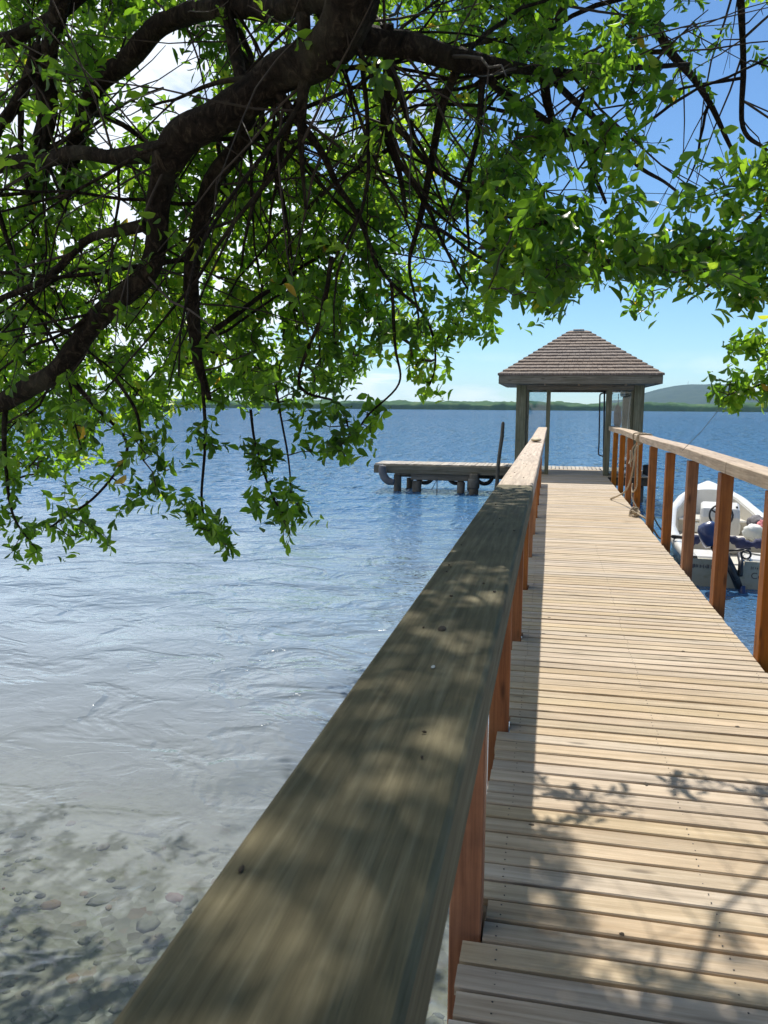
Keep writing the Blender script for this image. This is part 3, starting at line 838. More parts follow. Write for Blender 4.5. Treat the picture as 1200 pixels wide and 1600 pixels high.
# bent dark pipe beyond the doorway, rods, lamp, bag, black fender
def pipes(m):
    Y = 20.9
    a = PY(944.5, 611, Y); b = PY(943, 729, Y); b.z = DZ
    m.tube([a, b], .022, 8)
    p = [PY(958, 615, Y), PY(948, 614.5, Y), PY(941, 614.5, Y), PY(938, 617, Y), PY(937.2, 624, Y), PY(936, 690, Y), PY(935, 706, Y), PY(936.5, 711, Y), PY(943, 713, Y)]
    m.tube([Vector(q) for q in smooth_path([tuple(q) for q in p], 3)], .018, 8)
o = part(None, 'shower_pipe', M['pipe'], pipes, True); tag(o, 'dark bent pipe standing inside the right edge of the pavilion doorway', 'pipe')
for (x0p, x1p, dy, lab) in ((976, 985, 0, 'pale fishing rod leaning behind the right glass pane, nearer the doorway'), (981, 988, .15, 'pale fishing rod leaning behind the right glass pane, nearer the corner post')):
    t_ = MB(); A = PY(x0p, 700, FY+.9+dy); A.z = DZ; B = PY(x1p, 613, FY+.3+dy); t_.tube([A, A.lerp(B,.3), B], [.016, .014, .006], 6)
    tag(t_.build('fishing_rod', plain('rod_pale', (.6,.58,.5), .4), None, True), lab, 'fishing rod', 'rods leaning in the pavilion')
t_ = MB(); c = PY(965, 652, FY+1.3); t_.blob(c + Vector((0,0,-.02)), (.09, .08, .34), 14, 10, .18, 4.2); t_.tube([c+Vector((0,0,.3)), c+Vector((0,.05,.56))], .008, 5)
tag(t_.build('hanging_bag', M['navy'], None, True), 'dark blue bag hanging inside the right side of the pavilion', 'bag')
t_ = MB(); c = PY(973, 614, FY+.5); t_.lathe([(.03, .06), (.055, .03), (.055, -.06), (.04, -.085)], 12, Matrix.Translation(c))
tag(t_.build('ceiling_lamp', M['white'], None, True), 'small white lamp under the pavilion roof, on the right', 'lamp')
t_ = MB(); c = PY(1009.5, 735, 19.3); t_.tube([c+Vector((-.02,0,.13)), c+Vector((0,0,0)), c+Vector((0,0,-.13))], [.07,.085,.07], 12)
tag(t_.build('edge_fender', M['rubber'], None, True), 'short black rubber fender on the right edge of the pavilion floor', 'fender')
fl = thing('float_line', 'line of small white floats hanging by the right rear posts', 'floats', tuple(PY(957.5, 714, 17.6)))
top = PY(958, 706, 17.6); lx = X_at(957.5, 17.5)
part(fl, 'cord', M['rope'], lambda m: m.tube([(1.50, 17.62, RZ-.1), (1.47, 17.6, 1.2), (1.46, 17.55, .55)], .005, 5))
for k, z in enumerate((1.05, .92, .80)):
    part(fl, 'float', M['white_cloth'], lambda m: m.blob((1.465, 17.58, z), (.035,.035,.035), 10, 7, .02), True)
fl2 = thing('float_line', 'line of small white floats hanging between the next two right posts', 'floats', (1.47, 16.4, DZ))
part(fl2, 'cord', M['rope'], lambda m: m.tube([(1.48, 16.4, RZ-.1), (1.47, 16.4, 1.2), (1.46, 16.4, .55)], .005, 5))
for k, z in enumerate((1.12, .98, .86)):
    part(fl2, 'float', M['white_cloth'], lambda m: m.blob((1.465, 16.4, z), (.033,.033,.033), 10, 7, .02), True)

# ------------------------------------------------------------------ ropes on the right railing
def rope(name, pts, r, lab, mat='rope', n=7):
    P = [Vector(tuple(q)) for q in smooth_path([tuple(p) for p in pts], n)]
    m_ = MB()
    for s in range(3):
        out = []
        for i, p in enumerate(P):
            d = (P[min(i+1, len(P)-1)]-P[max(i-1,0)]).normalized(); u = d.orthogonal().normalized(); w_ = d.cross(u)
            a = i*1.1 + s*2*PI/3; out.append(p + (u*math.cos(a)+w_*math.sin(a))*r*.5)
        m_.tube(out, r*.62, 5)
    return tag(m_.build(name, M[mat], None, True), lab, 'rope')
def wrap(y, z0=RZ, xa=1.262, xb=1.44, turns=3, pitch=.028):
    pts = []
    for k in range(turns):
        yy = y + k*pitch; e = .014
        pts += [(xa-e, yy, z0-RTH-.005), (xa-e, yy, z0-.01), (xa+.02, yy, z0+e), (xb-.02, yy+.006, z0+e), (xb+e, yy+.008, z0-.02), (xb+e, yy+.01, z0-RTH-.005), ((xa+xb)/2, yy+.016, z0-RTH-e)]
    return pts
rope('rope', wrap(12.1) + [(1.245, 12.2, 1.55), (1.235, 12.3, 1.35), (1.22, 12.5, 1.05), (1.18, 12.9, .82), (1.08, 13.35, .68), (1.02, 13.6, .625), (1.10, 13.9, .62)], .013, 'tan rope wound round the right handrail and trailing down onto the deck')
rope('rope', [(1.248, 12.0, RZ-RTH-.02), (1.25, 11.98, 1.3), (1.245, 11.9, 1.0), (1.22, 12.2, .88), (1.24, 12.45, .98), (1.23, 12.3, .80), (1.25, 11.9, .70), (1.245, 11.7, .64)], .011, 'tan rope hanging straight from the right handrail with a loose loop')
def coil():
    c = Vector((1.20, 11.55, .64)); pts = []
    for k in range(44):
        a = k*.62; r = .075 + .018*math.sin(k*1.7)
        pts.append((c.x + .05*math.cos(a) + .02*math.sin(k*.9), c.y + r*math.sin(a)*1.3, c.z + .045*math.sin(a*1.0+k*.25) + .03*math.sin(k*.6)))
    pts += [(1.27, 11.3, .64), (1.33, 11.2, .60), (1.40, 11.1, .5), (1.52, 11.2, .35), (1.66, 11.6, .40)]
    return pts
rope('rope', coil(), .013, 'tangled coil of tan rope lying at the right edge of the deck')
rope('rope', [(1.46, 12.1, RZ-.02), (1.47, 12.05, 1.3), (1.46, 11.9, .9), (1.47, 11.6, .6), (1.62, 11.5, .38), (1.75, 11.9, .42)], .011, 'grey line running from behind the right railing down to the boat', 'rope_dark')
rope('rope', wrap(12.75, turns=1) + [(1.25, 12.8, 1.5), (1.27, 12.9, 1.35), (1.23, 13.0, 1.25), (1.26, 13.1, 1.35), (1.24, 13.0, 1.45), (1.25, 12.95, 1.2)], .010, 'small knotted rope loop hanging from the right handrail near the pavilion')

# ------------------------------------------------------------------ motorboat moored right of the boardwalk
SB = Vector((2.17, 9.85, 0)); BB = Vector((2.72, 14.6, 0))
bdir = (BB-SB).normalized(); bperp = Vector((bdir.y, -bdir.x, 0)); BL = (BB-SB).length
boat = thing('motorboat', 'small white open motorboat with steering console moored beside the boardwalk', 'boat', (2.4, 12, 0))
def bp(s, x, z): # s along 0..1, x across (right +)
    q = SB + bdir*(s*BL) + bperp*x; return Vector((q.x, q.y, z))
def half(s):   # half beam along the length
    return np.interp(s, [0, .15, .4, .62, .8, .92, 1], [.50, .60, .70, .66, .47, .24, .02])
def sheer(s): return np.interp(s, [0, .3, .6, 1], [.33, .38, .52, .84])
def keel(s): return np.interp(s, [0, .6, .85, 1], [-.12, -.14, -.02, .5])
NS = 25
def loft(m, prof_fn):
    vs = []; k = None
    for i in range(NS):
        s = i/(NS-1); r_ = prof_fn(s); k = len(r_)
        vs += [bp(s, x, z) for x, z in r_]
    fs = []
    for i in range(NS-1):
        for j in range(k-1): fs.append((i*k+j, i*k+j+1, (i+1)*k+j+1, (i+1)*k+j))
    m.add(vs, fs); return k
def hullprof(s):
    h = half(s); sh = sheer(s); kz = keel(s); cz = min(kz+.16, sh-.1)
    return [(-h, sh), (-h*.97, sh-.10), (-h*.86, cz), (0, kz), (h*.86, cz), (h*.97, sh-.10), (h, sh)]
part(boat, 'hull', M['hull_side'], lambda m: loft(m, hullprof), True)
def gun(m):
    for sg in (-1, 1):
        loft(m, lambda s: [(sg*(half(s)+.025), sheer(s)-.05), (sg*(half(s)+.03), sheer(s)+.015), (sg*(half(s)), sheer(s)+.035), (sg*max(half(s)-.10, 0), sheer(s)+.03), (sg*max(half(s)-.11, 0), sheer(s)-.02)])
part(boat, 'gunwale', M['white'], gun, True)
def liner(m):
    for sg in (-1, 1):
        loft(m, lambda s: [(sg*max(half(s)-.105, 0), sheer(s)+.01), (sg*max(half(s)-.15, 0), .20), (0, .18)])
part(boat, 'liner', M['cream'], liner)
def transom(m):
    h = .50
    vs = [bp(0,-h,.33), bp(0,-h*.86,-.03), bp(0,0,-.12), bp(0,h*.86,-.03), bp(0,h,.33), bp(0,.13,.33), bp(0,.11,.22), bp(0,-.11,.22), bp(0,-.13,.33)]
    n = len(vs); vs2 = [v_ + bdir*.06 for v_ in vs]
    fs = [(0,8,7,1), (7,6,2,1) , (6,5,4,3), (6,3,2)] ; fs += [tuple(reversed([q+n for q in f_])) for f_ in fs]
    fs += [(i_, (i_+1) % n, (i_+1) % n + n, i_+n) for i_ in range(n)]
    m.add([v_ - bdir*.004 for v_ in vs]+vs2, fs)
part(boat, 'transom', M['hull_grey'], transom)
for sg in (-1, 1):   # stern quarter decks
    def q(m):
        x0, x1 = (.15, .47) if sg > 0 else (-.47, -.15)
        Mx = Matrix((bperp, bdir, Vector((0,0,1)))).transposed().to_4x4(); c = bp(.065, (x0+x1)/2, .30); Mx.translation = c
        m.box((-(x1-x0)/2, -.26, -.05), ((x1-x0)/2, .26, .05), .02, Mx)
    part(boat, 'stern_deck', M['white'], q)
def box_b(name, s, x, z, w_, l_, h_, mat, bev=.02, tilt=0):
    Mx = Matrix((bperp, bdir, Vector((0,0,1)))).transposed().to_4x4() @ Matrix.Rotation(tilt, 4, 'X'); Mx.translation = bp(s, x, z)
    return part(boat, name, M[mat], lambda m: m.box((-w_/2, -l_/2, -h_/2), (w_/2, l_/2, h_/2), bev, Mx))
box_b('bench', .30, 0, .29, 1.05, .34, .22, 'cream', .03)
# small foredeck at the bow, open well and a low bow platform behind it
def foredeck(m):
    vs = []; k = 9
    for i_ in range(9):
        u = i_/8; s = .84 + .16*u
        for j in range(k):
            a = -1 + 2*j/(k-1); vs.append(bp(s, a*max(half(s)-.03, .005), sheer(s)+.036 + .05*(1-a*a)*(1-u)))
    fs = [(i_*k+j, i_*k+j+1, (i_+1)*k+j+1, (i_+1)*k+j) for i_ in range(8) for j in range(k-1)]
    b0 = len(vs); vs += [bp(.84, (-1+2*j/(k-1))*(half(.84)-.10), .40) for j in range(k)]
    fs += [(b0+j, b0+j+1, j+1, j) for j in range(k-1)]
    m.add(vs, fs)
def bow_platform(m):
    vs = []
    st = [.64, .70, .76, .80, .845]
    for s in st: vs += [bp(s, -(half(s)-.13), .40), bp(s, half(s)-.13, .40)]
    vs += [bp(.64, -(half(.64)-.13), .18), bp(.64, half(.64)-.13, .18)]
    m.add(vs, [(2*i_, 2*i_+1, 2*i_+3, 2*i_+2) for i_ in range(4)] + [(10, 11, 1, 0)])
part(boat, 'bow_platform', M['cream'], bow_platform)
part(boat, 'platform_edge', M['white'], lambda m: m.beam(bp(.635, -(half(.64)-.12), .405), bp(.635, half(.64)-.12, .405), .03, .035, .008))
part(boat, 'foredeck', M['white'], foredeck, False)
box_b('locker_door', .632, -.25, .29, .26, .02, .15, 'white', .008)
box_b('locker_door', .632, .25, .29, .26, .02, .15, 'white', .008)
# console with wheel (centre right of the boat's axis as seen)
def console(m):
    Mx = Matrix((bperp, bdir, Vector((0,0,1)))).transposed().to_4x4()
    prof = [(-.17, -.26), (-.17, .10), (-.10, .22), (.06, .30), (.16, .26), (.17, -.26)]   # (along, up)
    w_ = .26; n = len(prof); vs = []
    c = bp(.50, .02, .46)
    for ww, sc in ((-w_, .92), (-w_+.03, 1), (w_-.03, 1), (w_, .92)):
        for (a_, z_) in prof: vs.append(c + bperp*ww + bdir*(a_*sc) + Vector((0,0,z_*sc)))
    fs = []
    for r_ in range(3):
        for i_ in range(n): fs.append((r_*n+i_, r_*n+(i_+1)%n, (r_+1)*n+(i_+1)%n, (r_+1)*n+i_))
    fs += [tuple(range(n))[::-1], tuple(3*n+i_ for i_ in range(n))]
    m.add(vs, fs)
part(boat, 'console', M['white'], console)
wc = bp(.50, .02, .60) - bdir*.24; wax = (-bdir + Vector((0,0,.35))).normalized()
whl = part(boat, 'steering_wheel', M['black'], lambda m: m.torus(wc, wax, .155, .014, 26, 8), True)
def spokes(m):
    u = wax.orthogonal().normalized(); w_ = wax.cross(u)
    for a_ in (R(90), R(210), R(330)):
        rad = (bperp*math.cos(a_) + wax.cross(bperp)*math.sin(a_)*-1)
        m.tube([wc - wax*.02, wc + rad*.152], [.02, .011], 6)
    m.blob(wc, (.035,.035,.035), 10, 6, 0)
    m.tube([wc, wc - wax*.16], .018, 8)
o = part(boat, 'wheel_spokes', M['black'], spokes, True)
box_b('throttle', .49, .24, .66, .03, .05, .12, 'black', .008)
# navy cover rolls along the stern, and clothes
def roll(m):
    pts = [bp(.15, -.46, .42), bp(.155, -.30, .47), bp(.165, -.15, .44), bp(.16, 0, .48), bp(.15, .2, .42), bp(.155, .38, .43), bp(.15, .50, .42)]
    P = smooth_path([tuple(p) for p in pts], 6); n = len(P)
    m.tube([Vector(p) for p in P], [.055 + .018*math.sin(i_*.9) + .012*math.sin(i_*2.3) for i_ in range(n)], 12, True, .25)
tag(part(None, 'boat_cover', M['navy'], roll, True), 'rolled navy blue cover lying across the stern of the motorboat', 'boat cover')
def ob(name, s, x, z, rad, mat, lab, cat, seed, wob=.25):
    m_ = MB(); m_.blob(bp(s, x, z), rad, 18, 12, wob, seed); return tag(m_.build(name, M[mat], None, True), lab, cat)
ob('grey_tarp', .40, .46, .56, (.13,.20,.08), 'grey_cloth', 'dark grey crumpled tarp heaped on the boat behind the wheel', 'tarp', 1.3, .4)
ob('pink_towel', .33, .48, .53, (.06,.10,.09), 'pink', 'pink towel draped over the right side of the motorboat', 'towel', 5.1, .4)
ob('white_sack', .27, .36, .50, (.13,.15,.11), 'white_cloth', 'round whitish sack sitting behind the navy cover', 'sack', 7.7, .25)
ob('white_bag', .24, .58, .53, (.11,.17,.13), 'white_cloth', 'bright white bag lying on the right gunwale of the boat', 'bag', 2.2, .45)
ob('white_bundle', .36, .60, .56, (.10,.15,.09), 'white_cloth', 'small white bundle beside the teal cloth on the boat', 'bundle', 9.4, .4)
ob('teal_cloth', .42, .64, .56, (.10,.14,.05), 'teal', 'teal cloth thrown over the far right gunwale of the boat', 'cloth', 3.9, .4)
ob('blue_jacket', .42, .80, .50, (.16,.22,.06), 'navy', 'blue jacket hanging off the far right side of the boat', 'jacket', 6.9, .5)
# outboard motor: cowl, midsection, leg, propeller
mot = thing('outboard_motor', 'dark blue outboard motor hanging on the stern of the motorboat', 'outboard motor', tuple(bp(-.02, 0, .3)))
def cowl(m):
    c = bp(-.005, -.27, .62); Mx = Matrix((bperp, bdir, Vector((0,0,1)))).transposed().to_4x4() @ Matrix.Rotation(R(-14), 4, 'X') @ Matrix.Rotation(R(-24), 4, 'Y'); Mx.translation = c
    prof = [(.05,.16),(.10,.15),(.135,.10),(.145,.0),(.14,-.08),(.12,-.12),(.06,-.13)]
    n = 18; vs = []; fs = []
    for r_, z_ in prof:
        for k_ in range(n):
            a_ = 2*PI*k_/n; cx_ = math.copysign(abs(math.cos(a_))**.7, math.cos(a_)); sy_ = math.copysign(abs(math.sin(a_))**.7, math.sin(a_))
            vs.append(Mx @ Vector((cx_*r_*.85, sy_*r_*1.25, z_)))
    for i_ in range(len(prof)-1):
        for k_ in range(n): fs.append((i_*n+k_, (i_+1)*n+k_, (i_+1)*n+(k_+1)%n, i_*n+(k_+1)%n))
    fs.append(tuple(range(n))); fs.append(tuple((len(prof)-1)*n+k_ for k_ in range(n))[::-1])
    m.add(vs, fs)
part(mot, 'cowl', M['blue'], cowl, True)
part(mot, 'midsection', M['black'], lambda m: m.tube([bp(-.02,-.20,.52), bp(-.035,-.12,.40), bp(-.045,-.02,.24), bp(-.05,.06,.05)], [.085,.065,.05,.045], 10), True)
part(mot, 'clamp_bracket', M['black'], lambda m: (m.tube([bp(0,-.08,.36), bp(-.05,-.06,.30), bp(-.06,.02,.16)], .03, 8), m.tube([bp(.02,.07,.40), bp(-.03,.07,.34), bp(-.05,.06,.2)], .03, 8), m.tube([bp(.03,-.07,.42), bp(.03,.20,.46)], .014, 6), m.torus(bp(-.01,.13,.42), bdir, .05, .012, 16, 6)), True)
part(mot, 'clamp_screw', M['metal'], lambda m: (m.blob(bp(-.012, .10, .35), (.022,.02,.012), 8, 6, .05), m.blob(bp(-.02, .17, .37), (.018,.02,.02), 8, 6, .05)), True)
part(mot, 'leg', M['blue'], lambda m: m.tube([bp(-.05,.08,.08), bp(-.055,.11,-.10), bp(-.06,.13,-.35)], [.045,.03,.028], 8), True)
part(mot, 'tiller', M['black'], lambda m: m.tube([bp(0,-.22,.56), bp(.06,-.10,.56), bp(.12,-.18,.57)], [.02,.018,.016], 8), True)
rg = MB(); rg.torus(bp(.20, -.56, .42), (.2,.25,1), .10, .022, 22, 8)
tag(rg.build('ring_fender', M['rubber'], None, True), 'small black rubber ring hung on the left gunwale of the boat', 'fender')
# lettering on the transom, right of the motor (partly worn)
def text(body, s_x, z, size):
    cu = bpy.data.curves.new('lettering', 'FONT'); cu.body = body; cu.size = size; cu.extrude = .001; cu.align_x = 'LEFT'
    tm = bpy.data.objects.new('tmp_text', cu); COL.objects.link(tm); bpy.context.view_layer.update()
    me = bpy.data.meshes.new_from_object(tm); bpy.data.objects.remove(tm)
    me.materials.clear(); me.materials.append(M['grey_cloth'])
    o = bpy.data.objects.new('lettering', me); COL.objects.link(o)
    Mx = Matrix((bperp, Vector((0,0,1)), -bdir)).transposed().to_4x4(); Mx.translation = bp(0, s_x, z) - bdir*.009
    me.transform(Matrix.Translation(-Vector(boat.location)) @ Mx)
    o.parent = boat
text('Cousi', .20, .13, .105)
def worn(x0, n_, z, hh, seed):     # lettering too worn to read: short dark strokes of paint
    r_ = random.Random(seed); m = MB(); x = x0
    Mx = Matrix((bperp, bdir, Vector((0,0,1)))).transposed().to_4x4()
    for k in range(n_):
        w_ = r_.uniform(.006, .012); h_ = hh*r_.uniform(.5, 1)
        Mk = Mx.copy(); Mk.translation = bp(0, x, z + r_.uniform(-.1,.1)*hh) - bdir*.0085
        m.box((-w_/2, -.001, -h_/2), (w_/2, .001, h_/2), 0, Mk); x += r_.uniform(.014, .03)
    m.build('worn_lettering', M['grey_cloth'], boat)
worn(.20, 10, .255, .04, 1); worn(-.44, 12, .24, .05, 2)
# white stowed bits and a hose on the deck
hs = MB(); hs.tube([Vector(tuple(q)) for q in smooth_path([tuple(bp(.09,.12,.37)), tuple(bp(.08,.25,.362)), tuple(bp(.07,.36,.363)), tuple(bp(.11,.46,.38))], 5)], .009, 6)
tag(hs.build('hose', M['rope_dark'], None, True), 'thin grey hose lying over the white stern deck of the boat', 'hose')

# ------------------------------------------------------------------ trees
LEAF_V = np.array([(0,0,0), (.40,0,-.02), (.76,0,-.04), (1,0,-.12), (.24,.12,.03), (.58,.225,.055), (.86,.155,.0), (.24,-.12,.03), (.58,-.225,.055), (.86,-.155,.0)])
LEAF_F = [(0,1,5,4), (1,2,6,5), (2,3,6), (0,7,8,1), (1,8,9,2), (2,9,3)]
LEAF_T = np.array([(0,1,4), (1,5,4), (1,2,5), (2,6,5), (2,3,6), (0,7,1), (1,7,8), (1,8,2), (2,8,9), (2,9,3)])
def limb_path(spec, n=7):
    """spec: (px, py, distance Y, width in photo px); gives world points and radii"""
    sm = smooth_path(spec, n)
    pts = [PY(s_[0], s_[1], s_[2]) for s_ in sm]
    rad = [max(.003, s_[3]*(.345 if s_[3] > 45 else .40)*(p - EYE).dot(FW)/F) for s_, p in zip(sm, pts)]
    return pts, rad
MAIN = [
 [(330,-560,2.35,150), (440,-280,2.55,140), (540,-80,2.75,132),(520,60,2.9,112),(430,122,3.0,88),(335,182,3.0,78),(272,232,3.05,76),(250,300,3.1,56),(236,390,3.15,50),(212,440,3.2,50),(130,525,3.3,46),(62,602,3.4,40),(-40,640,3.6,34),(-220,660,3.9,20)],
 [(262,238,3.05,46),(190,238,3.1,30),(120,236,3.2,27),(50,250,3.3,26),(-60,262,3.5,24),(-220,250,3.8,14)],
 [(560,-10,2.8,70),(430,8,3.2,44),(300,16,3.5,38),(222,66,3.6,40),(150,142,3.7,36),(112,250,3.8,30),(96,330,3.9,20)],
 [(500,40,2.9,100),(580,66,3.0,64),(650,76,3.1,56),(742,96,3.2,40),(800,108,3.3,22),(880,118,3.6,16),(960,108,3.9,12),(1080,100,4.3,8)],
 [(345,-40,3.3,24),(362,70,3.3,26),(384,165,3.2,30),(370,230,3.2,36),(335,290,3.25,36),(302,390,3.3,32),(300,470,3.35,28),(312,560,3.4,20),(328,625,3.45,9)],
 [(100,-60,3.4,40),(88,60,3.5,34),(72,170,3.6,34),(60,250,3.7,30),(44,345,3.8,20)],
 [(-160,80,3.2,34),(-40,64,3.4,30),(50,46,3.5,28),(150,-30,3.6,24),(230,-140,3.8,18)],
 [(70,70,3.5,24),(40,135,3.5,22),(-10,195,3.5,22),(-90,260,3.6,16)],
 [(225,350,3.15,26),(140,372,3.2,17),(70,432,3.3,15),(-30,482,3.4,12),(-120,520,3.5,9)],
 [(420,128,3.0,22),(452,170,3.0,20),(500,228,3.1,15),(530,292,3.2,12),(562,340,3.3,8),(590,420,3.4,5)],
 [(604,40,3.0,26),(606,120,3.1,24),(602,205,3.3,20),(622,270,3.4,12),(636,340,3.5,6)],
 [(716,100,3.2,20),(690,160,3.3,17),(672,250,3.4,15),(656,350,3.5,12),(640,420,3.6,6),(655,500,3.7,4)],
 [(742,98,3.2,18),(790,150,3.4,15),(855,192,3.6,14),(910,222,3.8,12),(928,272,3.9,9),(946,318,4.0,6)],
 [(846,108,3.5,20),(852,160,3.6,18),(876,214,3.7,9)],
 [(850,120,3.5,14),(900,160,3.8,13),(960,215,4.1,12),(1005,262,4.4,8),(1060,300,4.7,5)],
 [(1000,-60,4.2,26),(1025,20,4.3,20),(1050,75,4.4,17),(1092,135,4.5,13),(1130,205,4.6,9),(1165,290,4.8,5)],
 [(1150,-60,4.4,18),(1160,80,4.5,12),(1162,200,4.6,9),(1198,236,4.7,6)],
 [(905,-40,4.0,18),(850,60,3.9,12),(790,62,3.8,10),(700,75,3.7,8)],
 [(1010,20,4.3,12),(960,90,4.2,10),(905,160,4.1,8),(870,260,4.0,5)],
 [(610,440,3.6,7),(616,540,3.7,6),(622,600,3.8,4),(575,650,3.8,4),(552,690,3.8,3)],
 [(655,350,3.5,10),(700,366,3.8,8),(752,400,4.0,7),(800,432,4.2,6),(860,448,4.4,4),(905,455,4.5,3)],
 [(318,600,3.4,8),(320,700,3.4,6),(318,790,3.4,5),(332,840,3.4,3)],
 [(392,640,3.5,6),(400,700,3.5,5),(425,775,3.5,4),(448,810,3.5,3)],
 [(430,600,3.6,5),(448,700,3.6,4),(456,780,3.6,3)],
 [(520,400,3.4,10),(500,500,3.5,8),(468,600,3.6,6),(530,630,3.6,4),(548,680,3.6,3)],
 [(90,570,3.35,14),(150,640,3.4,8),(200,700,3.4,6),(140,780,3.4,5),(70,830,3.4,4)],
 [(180,590,3.3,8),(215,650,3.3,6),(225,720,3.3,4)],
 [(10,620,3.5,12),(10,720,3.5,8),(20,800,3.5,5),(60,862,3.5,3)],
 [(560,330,3.5,8),(600,430,3.8,7),(668,500,4.2,6),(680,570,4.3,4),(664,615,4.4,3)],
 [(470,20,2.9,30),(476,120,2.95,26),(470,240,3.0,12),(476,330,3.1,6)],
 [(490,60,2.95,40),(496,110,3.0,22),(494,130,3.0,4)],
]
# trunk stands on the shore behind the viewer's left and arches over
tree = thing('tree', 'large spreading tree whose dark gnarled limbs overhang the water and the boardwalk', 'tree', (-2.4, -2.4, .12))
top = limb_path(MAIN[0])[0][0]
tp = smooth_path([(-2.5,-2.6,-.1,.36), (-2.35,-2.3,.5,.28), (-1.9,-1.7,1.6,.25), (-1.5,-.9,2.7,.22), (-1.25,.5,3.7,.2), (top.x-.06, top.y-.45, top.z+.10,.175), (top.x, top.y, top.z, .172)], 6)
mb = MB(); mb.tube([Vector(p[:3]) for p in tp], [p[3] for p in tp], 20, True, .16); mb.build('trunk', M['bark'], tree, True)
nodes = []
LOWX_ = [-200, 0, 60, 120, 180, 240, 300, 380, 440, 500, 560, 600, 640, 690, 740, 800, 850, 900, 950, 1000, 1060, 1120, 1160, 1210, 1300]
LOWY_ = [ 780,760,760,740, 700, 670, 640, 640, 640, 630, 600, 545, 560, 560, 520, 478, 490, 455, 425,  452,  452,  440,  455,  470, 470]
for spec in MAIN:
    pts, rad = limb_path(spec)
    # gnarl: small wander away from the smooth path
    g_ = [p + Vector((mn.noise(p*3.3), mn.noise(p*3.3+Vector((9,0,0))), mn.noise(p*3.3+Vector((0,9,0)))))*min(.03, rad[i]*.6+.010) for i, p in enumerate(pts)]
    mb = MB(); mb.tube(g_, rad, 22 if rad[0] > .04 else 8, True, .13 if rad[0] > .02 else .10)
    mb.build('limb' if rad[0] > .02 else 'branch', M['bark'], tree, True)
    for i, p in enumerate(g_):
        nodes.append((p, rad[i]))
# secondary branches tangled below the limbs
br = random.Random(5); bigs = [q for q in nodes if q[1] > .014]; kb = 0; tr_ = 0
while kb < 74 and tr_ < 4000:
    tr_ += 1
    a, ra = br.choice(bigs); pa = project(a, BASIS)
    if not (-80 < pa[0] < 1280 and -60 < pa[1] < 620): continue
    d = Vector((br.uniform(-1,1), br.uniform(-.15,.45), br.uniform(-1.1,.5))).normalized(); L = br.uniform(.5, 1.5); ro = min(ra*.6, br.uniform(.006, .016))
    pts = [a]; dd = d.copy(); n_ = 9
    for s_ in range(n_):
        dd = (dd + Vector((br.uniform(-.22,.22), br.uniform(-.15,.15), br.uniform(-.22,.18)))).normalized(); pts.append(pts[-1] + dd*L/n_)
    if any(project(q_, BASIS)[1] > np.interp(project(q_, BASIS)[0], LOWX_, LOWY_) - 30 for q_ in pts[4:]): continue
    rr_ = [ro*(1-.075*s_) for s_ in range(n_+1)]
    mb = MB(); mb.tube(pts, rr_, 7, True, .12); mb.build('branch', M['bark'], tree, True)
    nodes += list(zip(pts[3:], rr_[3:])); kb += 1
    for f_ in range(br.randint(1, 2)):          # a fork or two
        i0 = br.randint(3, 7); q = pts[i0]; e = (pts[i0]-pts[i0-1]).normalized(); e = (e + Vector((br.uniform(-1,1), br.uniform(-.4,.4), br.uniform(-1,.6)))*.8).normalized(); p2 = [q]
        for s_ in range(5):
            e = (e + Vector((br.uniform(-.2,.2), br.uniform(-.1,.1), br.uniform(-.2,.15)))).normalized(); p2.append(p2[-1] + e*L*.11)
        if project(p2[-1], BASIS)[1] > np.interp(project(p2[-1], BASIS)[0], LOWX_, LOWY_) - 30: continue
        mb = MB(); mb.tube(p2, [rr_[i0]*(.75-.09*s_) for s_ in range(6)], 6, True, .1); mb.build('branch', M['bark'], tree, True); nodes += [(x_, rr_[i0]*.4) for x_ in p2[2:]]
# other big limbs of the crown above the frame (they throw the shade)
UPPER = [
 [(-1.25,.5,3.7,.14), (-.6,1.3,4.4,.10), (.1,2.4,4.9,.09), (.3,3.8,5.3,.06), (.5,5.0,5.5,.03)],
 [(-1.25,.5,3.7,.14), (-1.6,1.1,4.4,.10), (-2.2,2.4,5.0,.07), (-2.9,4.0,5.2,.04)],
 [(-.6,1.3,4.4,.08), (.6,1.5,4.8,.06), (1.6,2.2,5.0,.05), (2.6,3.4,5.2,.03)],
 [(-1.5,-.9,2.7,.15), (-2.6,.2,3.8,.10), (-3.9,1.8,4.4,.07), (-4.8,3.4,4.4,.04)],
]
for sp_ in UPPER:
    q = smooth_path(sp_, 6); mb = MB(); mb.tube([Vector(p[:3]) for p in q], [p[3] for p in q], 12, True, .2); mb.build('limb', M['bark'], tree, True)
    for p in q: nodes.append((Vector(p[:3]), p[3]))

def vnoise(p, s=1.0, o=0.0): return mn.noise(Vector((p[0]*s+o, p[1]*s, p[2]*s)))
